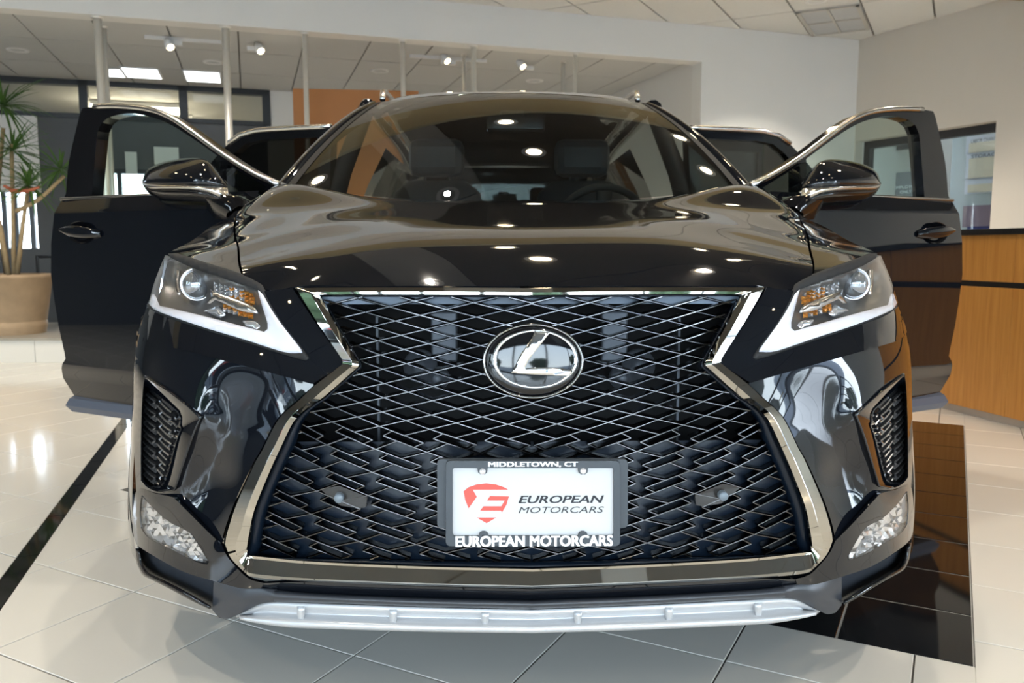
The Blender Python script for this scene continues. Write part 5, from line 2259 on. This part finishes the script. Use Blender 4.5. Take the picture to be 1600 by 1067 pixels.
b = MB()
b.loft([[ws(-1 + 2 * i / (WSN - 1), j / (WST - 1)) for i in range(WSN)] for j in range(WST)])
wsh = b.build('windshield', 'windshield', car, smooth=True)
wsh['label'] = 'wide curved windshield reflecting the ceiling'
for sgn in (-1, 1):
    b = MB()
    rows = []
    for q in (0.0, .035):
        rows.append([ws(sgn * (1 - q), j / 24) + np.array([0, -.0015, .0015]) for j in range(25)])
    b.loft(rows, flip=sgn > 0)
    b.build('windshield_seal', 'matte_black', car, smooth=True)
for sgn in (-1, 1):
    b = MB()
    rows = []
    for dx, dy, dz in ((.0, .0, -.004), (.012, -.002, .006), (.040, .014, .004), (.066, .045, -.012), (.080, .085, -.045), (.06, .12, -.06)):
        rows.append([ws(sgn, j / 24) + np.array([sgn * dx, dy, dz]) for j in range(25)])
    b.loft(rows, flip=sgn > 0)
    b.build('windshield_pillar', 'paint', car, smooth=True)

ry = [2.155, 2.25, 2.4, 2.6, 2.85, 3.2, 3.6, 4.0, 4.3, 4.5]
rz = [1.590, 1.614, 1.648, 1.672, 1.690, 1.698, 1.685, 1.65, 1.60, 1.54]
b = MB()
rows = []
for y, z in zip(np.linspace(ry[0], ry[-1], 40), np.interp(np.linspace(ry[0], ry[-1], 40), ry, rz)):
    row = []
    for i in range(31):
        s = -1 + 2 * i / 30
        a = abs(s)
        hw = np.interp(y, [2.155, 2.6, 3.4, 4.5], [.60, .645, .66, .60])
        row.append((hw * s, y + .10 * a * a * max(0, (2.5 - y) / .35), z - .025 * a ** 2 - .05 * a ** 8))
    rows.append(row)
b.loft(rows)
b.build('roof', 'paint', car, smooth=True, solid=.02)
for sgn in (-1, 1):
    b = MB()
    pts = [(sgn * .595, 2.50, 1.625), (sgn * .60, 2.56, 1.668), (sgn * .605, 2.66, 1.688), (sgn * .615, 3.2, 1.715), (sgn * .615, 3.9, 1.68), (sgn * .60, 4.1, 1.62)]
    b.tube(spline(pts, .06, 80), .014, 10)
    b.build('roof_rail', 'satin_chrome', car, smooth=True)
    # cant rail and B, C pillars
    b = MB()
    cant = [ws(sgn, 1) + np.array([sgn * .045, .03, -.02])] + [np.array([sgn * x, y, z]) for x, y, z in ((.675, 2.6, 1.60), (.70, 3.2, 1.62), (.68, 3.9, 1.58), (.65, 4.4, 1.48))]
    b.tube(spline([tuple(p) for p in cant], .1, 80), .04, 10)
    b.build('cant_rail', 'paint', car, smooth=True)
    b = MB()
    b.tube([(sgn * .88, 2.52, .35), (sgn * .90, 2.52, .95), (sgn * .80, 2.56, 1.3), (sgn * .69, 2.62, 1.60)], [.07, .06, .045, .04], 8)
    b.build('centre_pillar', 'matte_black', car, smooth=True)
    b = MB()
    b.box((min(sgn * .70, sgn * .90), 1.40, .22), (max(sgn * .70, sgn * .90), 3.45, .40))
    b.build('sill', 'paint', car, bevel=.03)
    # rear quarter panel
    b = MB()
    rows = []
    for y in np.linspace(3.42, 4.78, 24):
        tt = max(0, (y - 4.3) / .48)
        row = []
        for z in np.linspace(.32, 1.02, 14):
            x = .925 + .02 * sin((z - .3) * 4) - .28 * tt ** 2.2
            r = hypot(y - 3.775, z - .37)
            yy, zz = y, z
            if r < .42:
                a = atan2(z - .37, y - 3.775)
                yy, zz = 3.775 + .42 * cos(a), .37 + .42 * sin(a)
            row.append((sgn * x, yy, zz))
        for z, x in ((1.08, .90), (1.3, .80), (1.5, .69)):
            row.append((sgn * (x - .2 * tt ** 2), y - .25 * max(0, z - 1.05), z))
        rows.append(row)
    b.loft(rows, flip=sgn < 0)
    b.build('rear_quarter', 'paint', car, smooth=True)
b = MB()
b.box((-.64, 4.62, .35), (.64, 4.74, 1.05))
b.box((-.58, 4.46, 1.05), (.58, 4.60, 1.52))
b.build('tailgate', 'paint', car, bevel=.05)
b = MB()
b.box((-.78, 1.0, .20), (.78, 4.65, .30))
b.build('floor_pan', 'matte_black', car)
b = MB()
b.box((-.80, .34, .30), (.80, 1.38, .34))
b.box((-.70, 1.30, .30), (.70, 1.36, 1.0))
b.build('bulkhead', 'void', car)

# ---- wheels
for sgn in (-1, 1):
    for wy in (.985, 3.775):
        w = empty('wheel', (sgn * .79, wy, .37), parent=car)
        b = MB()
        b.lathe([(.25, -.11), (.32, -.122), (.355, -.115), (.368, -.09), (.37, -.05), (.37, .05), (.368, .09), (.355, .115), (.32, .122), (.25, .11)], 40, axis='x')
        b.build('tyre', 'rubber', w, smooth=True)
        b = MB()
        b.lathe([(.252, -.11), (.245, -.10), (.235, -.02), (.235, .09), (.252, .11)], 32, axis='x')
        b.lathe([(0, sgn * .10), (.05, sgn * .10), (.06, sgn * .07)], 20, axis='x')
        for k in range(10):
            a = 2 * pi * k / 10
            b.box((sgn * .085 - .015, .04, -.022), (sgn * .085 + .015, .245, .022), 0, Matrix.Rotation(a, 4, 'X'))
        b.build('alloy_rim', 'alloy', w)

# ---- cabin
b = MB()
rows = []
for s in np.linspace(-1, 1, 25):
    rows.append([(.70 * s, 1.47 + .16 * s * s, 1.02), (.70 * s, 1.50 + .15 * s * s, 1.075 + .02 * (abs(s) > .3)), (.70 * s, 1.80, 1.09), (.70 * s, 1.92, 1.06), (.70 * s, 1.95, .95), (.70 * s, 1.90, .55)])
b.loft(rows, flip=True)
b.build('dashboard', 'dash', car, smooth=True)
b = MB()
R4 = Matrix.Translation((.37, 2.02, 1.02)) @ Matrix.Rotation(radians(-62), 4, 'X')
n = 40
rows = []
for k in range(n):
    a = 2 * pi * k / n
    rows.append([R4 @ Vector((cos(a) * (.185 + .017 * cos(q)), sin(a) * (.185 + .017 * cos(q)), .017 * sin(q))) for q in np.linspace(0, 2 * pi, 9)[:-1]])
rows.append(rows[0])
b.loft(rows, closed=True)
b.box((-.175, -.02, -.02), (.175, .03, .01), 0, R4)
b.box((-.03, -.175, -.02), (.03, .0, .01), 0, R4)
b.lathe([(0, .03), (.06, .02), (.075, -.03)], 20, (0, 0, 0))
for i in range(len(b.v) - 60, len(b.v)):
    b.v[i] = tuple(R4 @ Vector(b.v[i]))
b.build('steering_wheel', 'dash', car, smooth=True)
for sgn in (-1, 1):
    st = empty('front_seat', (sgn * .37, 2.62, .30), parent=car)
    b = MB()
    b.box((-.26, -.45, .18), (.26, .12, .36))
    b.build('cushion', 'seat', st, bevel=.06)
    b = MB()
    rows = []
    for z, hw, y, d in ((.30, .25, .08, .10), (.45, .27, .10, .10), (.75, .265, .17, .09), (.92, .22, .22, .07), (.98, .15, .235, .05)):
        rows.append([(hw * cos(a) * (abs(cos(a)) ** -.4 if abs(cos(a)) > .05 else 1), y + d * sin(a), z) for a in np.linspace(0, 2 * pi, 25)[:-1]])
    b.loft(rows, closed=True)
    b.f.append(tuple(range(96, 120)))
    b.mi.append(0)
    b.build('backrest', 'seat', st, smooth=True)
    b = MB()
    b.box((-.14, .16, 1.00), (.14, .27, 1.19))
    b.build('headrest', 'seat', st, bevel=.045)
    for s2 in (-1, 1):
        b = MB()
        b.tube([(s2 * .06, .22, .93), (s2 * .06, .215, 1.03)], .006, 8)
        b.build('headrest_post', 'dash', st)
b = MB()
b.box((-.62, 3.45, .35), (.62, 3.85, .62))
b.box((-.62, 3.80, .55), (.62, 3.98, 1.18))
b.build('rear_bench', 'seat', car, bevel=.07)
p = on_y(806, 192, 2.02)
b = MB()
b.box((p[0] - .12, 2.02, p[2] - .035), (p[0] + .12, 2.05, p[2] + .035))
o = b.build('rear_view_mirror', 'gloss_black', car, bevel=.012)
b = MB()
b.box((-.05, 2.02, 1.480), (.05, 2.10, 1.500))
b.build('sensor_pod', 'dash', car, bevel=.008)

# ---- doors
HX, HY = .885, 1.40


def door_frame(theta, side, hx=HX, hy=HY):
    """side -1: picture left. columns: along the door, outward normal"""
    d = np.array([side * sin(theta), cos(theta), 0.0])
    n = np.array([side * cos(theta), -sin(theta), 0.0])
    return np.array([side * hx, hy, 0.0]), d, n


TH_L = radians(62)
h0, d0, n0 = door_frame(TH_L, -1)


def uz(px, py):
    p = on_plane(px, py, h0, n0)
    return float((p - h0) @ d0), float(p[2])


rear_px = [(97.5, 311), (79, 333), (78, 380), (80, 430), (91, 510), (101, 560), (102, 575), (98, 590), (109, 619), (104, 634), (112, 642)]
def uzb(px, py, v=.045):
    p = on_plane(px, py, h0 + n0 * v, n0)
    return float((p - h0) @ d0), float(p[2])


rear_uz = [uz(*rear_px[0])] + [uzb(*p) for p in rear_px[1:6]] + [uzb(*p, .015) for p in rear_px[6:]]
z_belt, z_bot = rear_uz[0][1], rear_uz[-1][1]
u_tip = max(u for u, z in rear_uz)
prof_z = [z_bot, rear_uz[-2][1], rear_uz[-3][1], rear_uz[-4][1], rear_uz[-5][1] + .02, (rear_uz[3][1] + rear_uz[4][1]) / 2, rear_uz[3][1], rear_uz[2][1], rear_uz[1][1], z_belt]
prof_v = [-.02, .0, -.004, .014, .040, .046, .046, .040, .030, .0]
# the right door is a mirror image opened so that its rear edge reaches its place in the photograph
best = None
for th in np.linspace(radians(45), radians(78), 120):
    H, D, N = door_frame(th, 1)
    q = H + D * u_tip + N * .045
    e = abs(proj((q[0], q[1], .93))[0] - 1508)
    if best is None or e < best[0]:
        best = (e, th)
TH_R = best[1]
frame_px = [(436, 288), (400, 272), (360, 248), (330, 227), (300, 205), (265, 182), (230, 170), (180, 165.5), (140, 167), (128, 169), (124, 178), (107, 252), (102, 303), (97.5, 312)]
glass_px = [(142, 311.5), (146, 265), (152, 205), (158, 192), (168, 184), (200, 177), (240, 184), (270, 197), (300, 216), (343, 246), (343, 311)]
quart_px = [(354, 256), (385, 274), (416, 292), (404, 302), (354, 305)]
frame_uz = [uz(*p) for p in frame_px]
glass_uz = [uz(*p) for p in glass_px]
quart_uz = [uz(*p) for p in quart_px]
# mirror traced on planes in front of the door, kept in door coordinates
MV = .10


def uvz(px, py, v):
    p = on_plane(px, py, h0 + n0 * v, n0)
    return float((p - h0) @ d0), v, float(p[2])


mir_top = [(222, 283), (224, 276), (231, 264), (257, 252.5), (294, 247), (322, 250), (341, 268), (350, 279), (355, 285)]
mir_mid = [(222, 284.5), (224, 286), (231, 287), (257, 288.5), (294, 289), (322, 290), (341, 291), (350, 292), (355, 293)]
mir_chr = [(222, 286), (225, 291), (233, 295), (257, 296), (294, 297), (322, 300), (341, 307), (352, 313), (362, 318)]
mir_bot = [(223, 289), (230, 300), (241, 307), (257, 311.5), (294, 314), (322, 316), (341, 317), (352, 320), (362, 324)]


def build_front_door(theta, side):
    H, D, N = door_frame(theta, side)
    fl_ = side > 0

    def W_(u, v, z):
        return H + D * u + N * v + np.array([0, 0, z])
    dr = empty('front_door', (0, 0, 0), parent=car)
    zz = sorted(set(list(np.linspace(z_bot, z_belt, 40)) + prof_z))
    ru = sorted(rear_uz, key=lambda q: q[1])
    rows = []
    for z in zz:
        ur = np.interp(z, [q[1] for q in ru], [q[0] for q in ru])
        v = np.interp(z, prof_z, prof_v)
        rows.append([W_(ur * t, v * (1 - .0 * t) + .012 * sin(pi * t), z) for t in np.linspace(-.02, 1, 24)])
    # rounded return at the rear edge
    rows = [r + [W_(np.interp(z, [q[1] for q in ru], [q[0] for q in ru]) + .004, np.interp(z, prof_z, prof_v) - .012, z),
                 W_(np.interp(z, [q[1] for q in ru], [q[0] for q in ru]) - .01, -.11, z)] for r, z in zip(rows, zz)]
    b = MB()
    b.loft(rows, flip=not fl_)
    o = b.build('outer_skin', 'paint', dr, smooth=True)
    es = o.modifiers.new('crease', 'EDGE_SPLIT')
    es.split_angle = radians(28)
    b = MB()
    b.loft([[W_(r, -.11, z) for r in (-.0, np.interp(z, [q[1] for q in ru], [q[0] for q in ru]) - .01)] for z in zz], flip=fl_)
    b.loft([[W_(0, v, z_bot) for v in (-.11, prof_v[0])], [W_(ru[0][0], v, z_bot) for v in (-.11, prof_v[0])]])
    b.build('inner_trim', 'dash', dr)
    zm0, zm1 = rear_uz[-1][1], rear_uz[-3][1]
    b = MB()
    rows = []
    for z, v in ((zm0 - .004, -.02), (zm0 - .004, .010), (zm0 + (zm1 - zm0) * .35, .020), (zm1 - .01, .012), (zm1, -.004)):
        rows.append([W_(u, v, z) for u in np.linspace(0, np.interp(z, [q[1] for q in ru], [q[0] for q in ru]) + .002, 12)])
    b.loft(rows, flip=not fl_)
    recalc(b.build('door_moulding', 'moulding', dr))
    # window frame
    fo_ = spline([(*p, 0) for p in frame_uz], .03, 35)
    outl = [tuple(p[:2]) for p in fo_] + [(frame_uz[-1][0], z_belt - .01), (.0, z_belt - .01)]
    V, T = triangulate(outl, [[p[:2] for p in spline([(*q, 0) for q in glass_uz], .03, 35, True)], [p[:2] for p in spline([(*q, 0) for q in quart_uz], .03, 35, True)]], .04)
    P = np.array([W_(u, -.002, z) for u, z in V])
    b = MB()
    b.add(P, [t if np.cross(P[t[1]] - P[t[0]], P[t[2]] - P[t[0]]) @ N > 0 else t[::-1] for t in T])
    b.build('window_frame', 'gloss_black', dr, solid=.05)
    for nm_, poly in (('window_glass', glass_uz), ('quarter_glass', quart_uz)):
        V, T = triangulate([p[:2] for p in spline([(*q, 0) for q in poly], .03, 35, True)], [], .2)
        P = np.array([W_(u, -.02, z) for u, z in V])
        b = MB()
        b.add(P, [t if np.cross(P[t[1]] - P[t[0]], P[t[2]] - P[t[0]]) @ N > 0 else t[::-1] for t in T])
        b.build(nm_, 'door_glass', dr)
    b = MB()
    b.tube([W_(p[0], .002, p[1]) for p in fo_[:-14]], .0105, 8)
    b.build('window_trim', 'satin_chrome', dr, smooth=True)
    b = MB()
    b.tube([W_(frame_uz[-1][0], .006, z_belt), W_(.12, .006, z_belt)], .007, 8)
    b.build('belt_trim', 'satin_chrome', dr, smooth=True)
    # handle
    ha, hb_ = uzb(154, 365, .06), uzb(90, 359, .06)
    hm_ = uzb(126, 363, .05)
    hv = np.interp(hm_[1], prof_z, prof_v) + .012
    b = MB()
    rows = []
    for f_, dv in ((1.0, .0015), (.82, -.002), (.6, -.010), (0.05, -.014)):
        rows.append([W_(hm_[0] + .075 * f_ * cos(a), hv + dv + .004, hm_[1] + .042 * f_ * sin(a)) for a in np.linspace(0, 2 * pi, 33)[:-1]])
    b.loft(rows, closed=True)
    b.build('handle_recess', 'gloss_black', dr, smooth=True)
    b = MB()
    us = np.linspace(ha[0], hb_[0], 14)
    rows = []
    for i, u in enumerate(us):
        t = i / 13
        hh_ = .021 * sin(pi * min(1, t * .9 + .08)) ** .6 + .002
        vv = .012 + .018 * sin(pi * t)
        zc = ha[1] + (hb_[1] - ha[1]) * t
        rows.append([W_(u, hv - .012 + vv + .008 * sin(a), zc + hh_ * cos(a)) for a in np.linspace(0, 2 * pi, 13)[:-1]])
    b.loft(rows, closed=True)
    b.build('door_handle', 'paint', dr, smooth=True)
    dr['label'] = 'front door swung wide open'
    # mirror
    mr = empty('side_mirror', (0, 0, 0), parent=car)

    def shell(ta, tb, bulge_a, bulge_b, name, m, dv=0.0):
        A = resample(np.array(spline([(*p, 0) for p in ta], 6, 60)), 30)
        B = resample(np.array(spline([(*p, 0) for p in tb], 6, 60)), 30)
        b = MB()
        rows = []
        for k in range(30):
            e = sin(pi * (k + .6) / 30.2) ** .5
            row = []
            for q in range(13):
                t = q / 12
                px, py = A[k, :2] * (1 - t) + B[k, :2] * t
                bul = (bulge_a * (1 - t) ** 2 + bulge_b * t ** 2 + 2 * t * (1 - t) * max(bulge_a, bulge_b) * 1.25)
                u, v, z = uvz(px, py, MV + dv + bul * e)
                row.append(W_(u, v, z))
            u, v, z = uvz(*B[k, :2], MV - .06)
            u2, v2, z2 = uvz(*A[k, :2], MV - .06)
            rows.append([W_(u2, v2, z2)] + row + [W_(u, v, z)])
        b.loft(rows, flip=fl_)
        o = b.build(name, m, mr, smooth=True)
        bm = bmesh.new()
        bm.from_mesh(o.data)
        bmesh.ops.recalc_face_normals(bm, faces=bm.faces)
        bm.to_mesh(o.data)
        bm.free()
        return o
    shell(mir_top, mir_mid, .0, .085, 'mirror_cap', 'paint')
    shell(mir_mid, mir_chr, .087, .080, 'mirror_trim', 'satin_chrome')
    shell(mir_chr, mir_bot, .076, .02, 'mirror_base', 'gloss_black')
    A = [uvz(px, py, .16) for px, py in ((330, 300), (348, 304), (362, 312), (372, 322))]
    B = [uvz(px, py, .10) for px, py in ((322, 317), (326, 330), (335, 342), (352, 344))]
    b = MB()
    rows = [[W_(*p) for p in A], [W_(p[0] * .5 + q[0] * .5, .15, p[2] * .5 + q[2] * .5) for p, q in zip(A, B)], [W_(*p) for p in B], [W_(p[0], .02, p[2]) for p in B], [W_(p[0], .02, p[2]) for p in A]]
    b.loft(rows + [rows[0]])
    o = b.build('mirror_stalk', 'gloss_black', mr, smooth=True)
    bm = bmesh.new()
    bm.from_mesh(o.data)
    bmesh.ops.recalc_face_normals(bm, faces=bm.faces)
    bm.to_mesh(o.data)
    bm.free()
    V = [uvz(*p, MV - .055) for p in mir_top[1:-1] + mir_bot[::-1][1:-1]]
    b = MB()
    b.add([W_(*p) for p in V], [tuple(range(len(V)))])
    b.build('mirror_glass', 'chrome', mr)
    mr['label'] = 'black door mirror with a silver band'


build_front_door(TH_L, -1)
build_front_door(TH_R, 1)


def build_rear_door(theta, side):
    H, D, N = door_frame(theta, side, .86, 2.50)
    fl_ = side > 0

    def W_(u, v, z):
        return H + D * u + N * v + np.array([0, 0, z])
    dr = empty('rear_door', (0, 0, 0), parent=car)
    zz = np.linspace(.30, 1.08, 24)
    rows = []
    for z in zz:
        ur = 1.02 if z > .75 else .72 + .30 * max(0, (z - .30) / .45) ** .6
        rows.append([W_(ur * t, np.interp(z, [.3, .38, .42, .55, .8, .95, 1.08], [.0, .0, -.01, .035, .045, .04, .0]), z) for t in np.linspace(0, 1, 16)] + [W_(ur - .01, -.10, z)])
    b = MB()
    b.loft(rows, flip=not fl_)
    b.build('outer_skin', 'paint', dr, smooth=True)
    b = MB()
    b.loft([[W_(u, -.10, z) for u in (0, .70)] for z in zz], flip=fl_)
    b.build('inner_trim', 'dash', dr)
    top_ = [(-.03, 1.500), (.25, 1.505), (.40, 1.503), (.49, 1.488), (.56, 1.452), (.72, 1.32), (.96, 1.08)]
    fo_ = spline([(*p, 0) for p in top_], .05, 50)
    V, T = triangulate([tuple(p[:2]) for p in fo_] + [(0, 1.07)], [[(.05, 1.10), (.05, 1.455), (.36, 1.458), (.46, 1.446), (.53, 1.405), (.68, 1.27), (.85, 1.10)]], .06)
    P = np.array([W_(u, -.002, z) for u, z in V])
    b = MB()
    b.add(P, [t if np.cross(P[t[1]] - P[t[0]], P[t[2]] - P[t[0]]) @ N > 0 else t[::-1] for t in T])
    b.build('window_frame', 'gloss_black', dr, solid=.05)
    g = [(.05, 1.10), (.05, 1.455), (.36, 1.458), (.46, 1.446), (.53, 1.405), (.68, 1.27), (.85, 1.10)]
    P = np.array([W_(u, -.02, z) for u, z in g])
    b = MB()
    b.add(P, [tuple(range(7))])
    b.build('window_glass', 'privacy_glass', dr)
    b = MB()
    b.tube([W_(p[0], .002, p[1]) for p in fo_ if p[1] > 1.44], .012, 8)
    b.build('window_trim', 'satin_chrome', dr, smooth=True)
    dr['label'] = 'rear door with dark glass standing open'


build_rear_door(radians(68), -1)
build_rear_door(radians(70), 1)
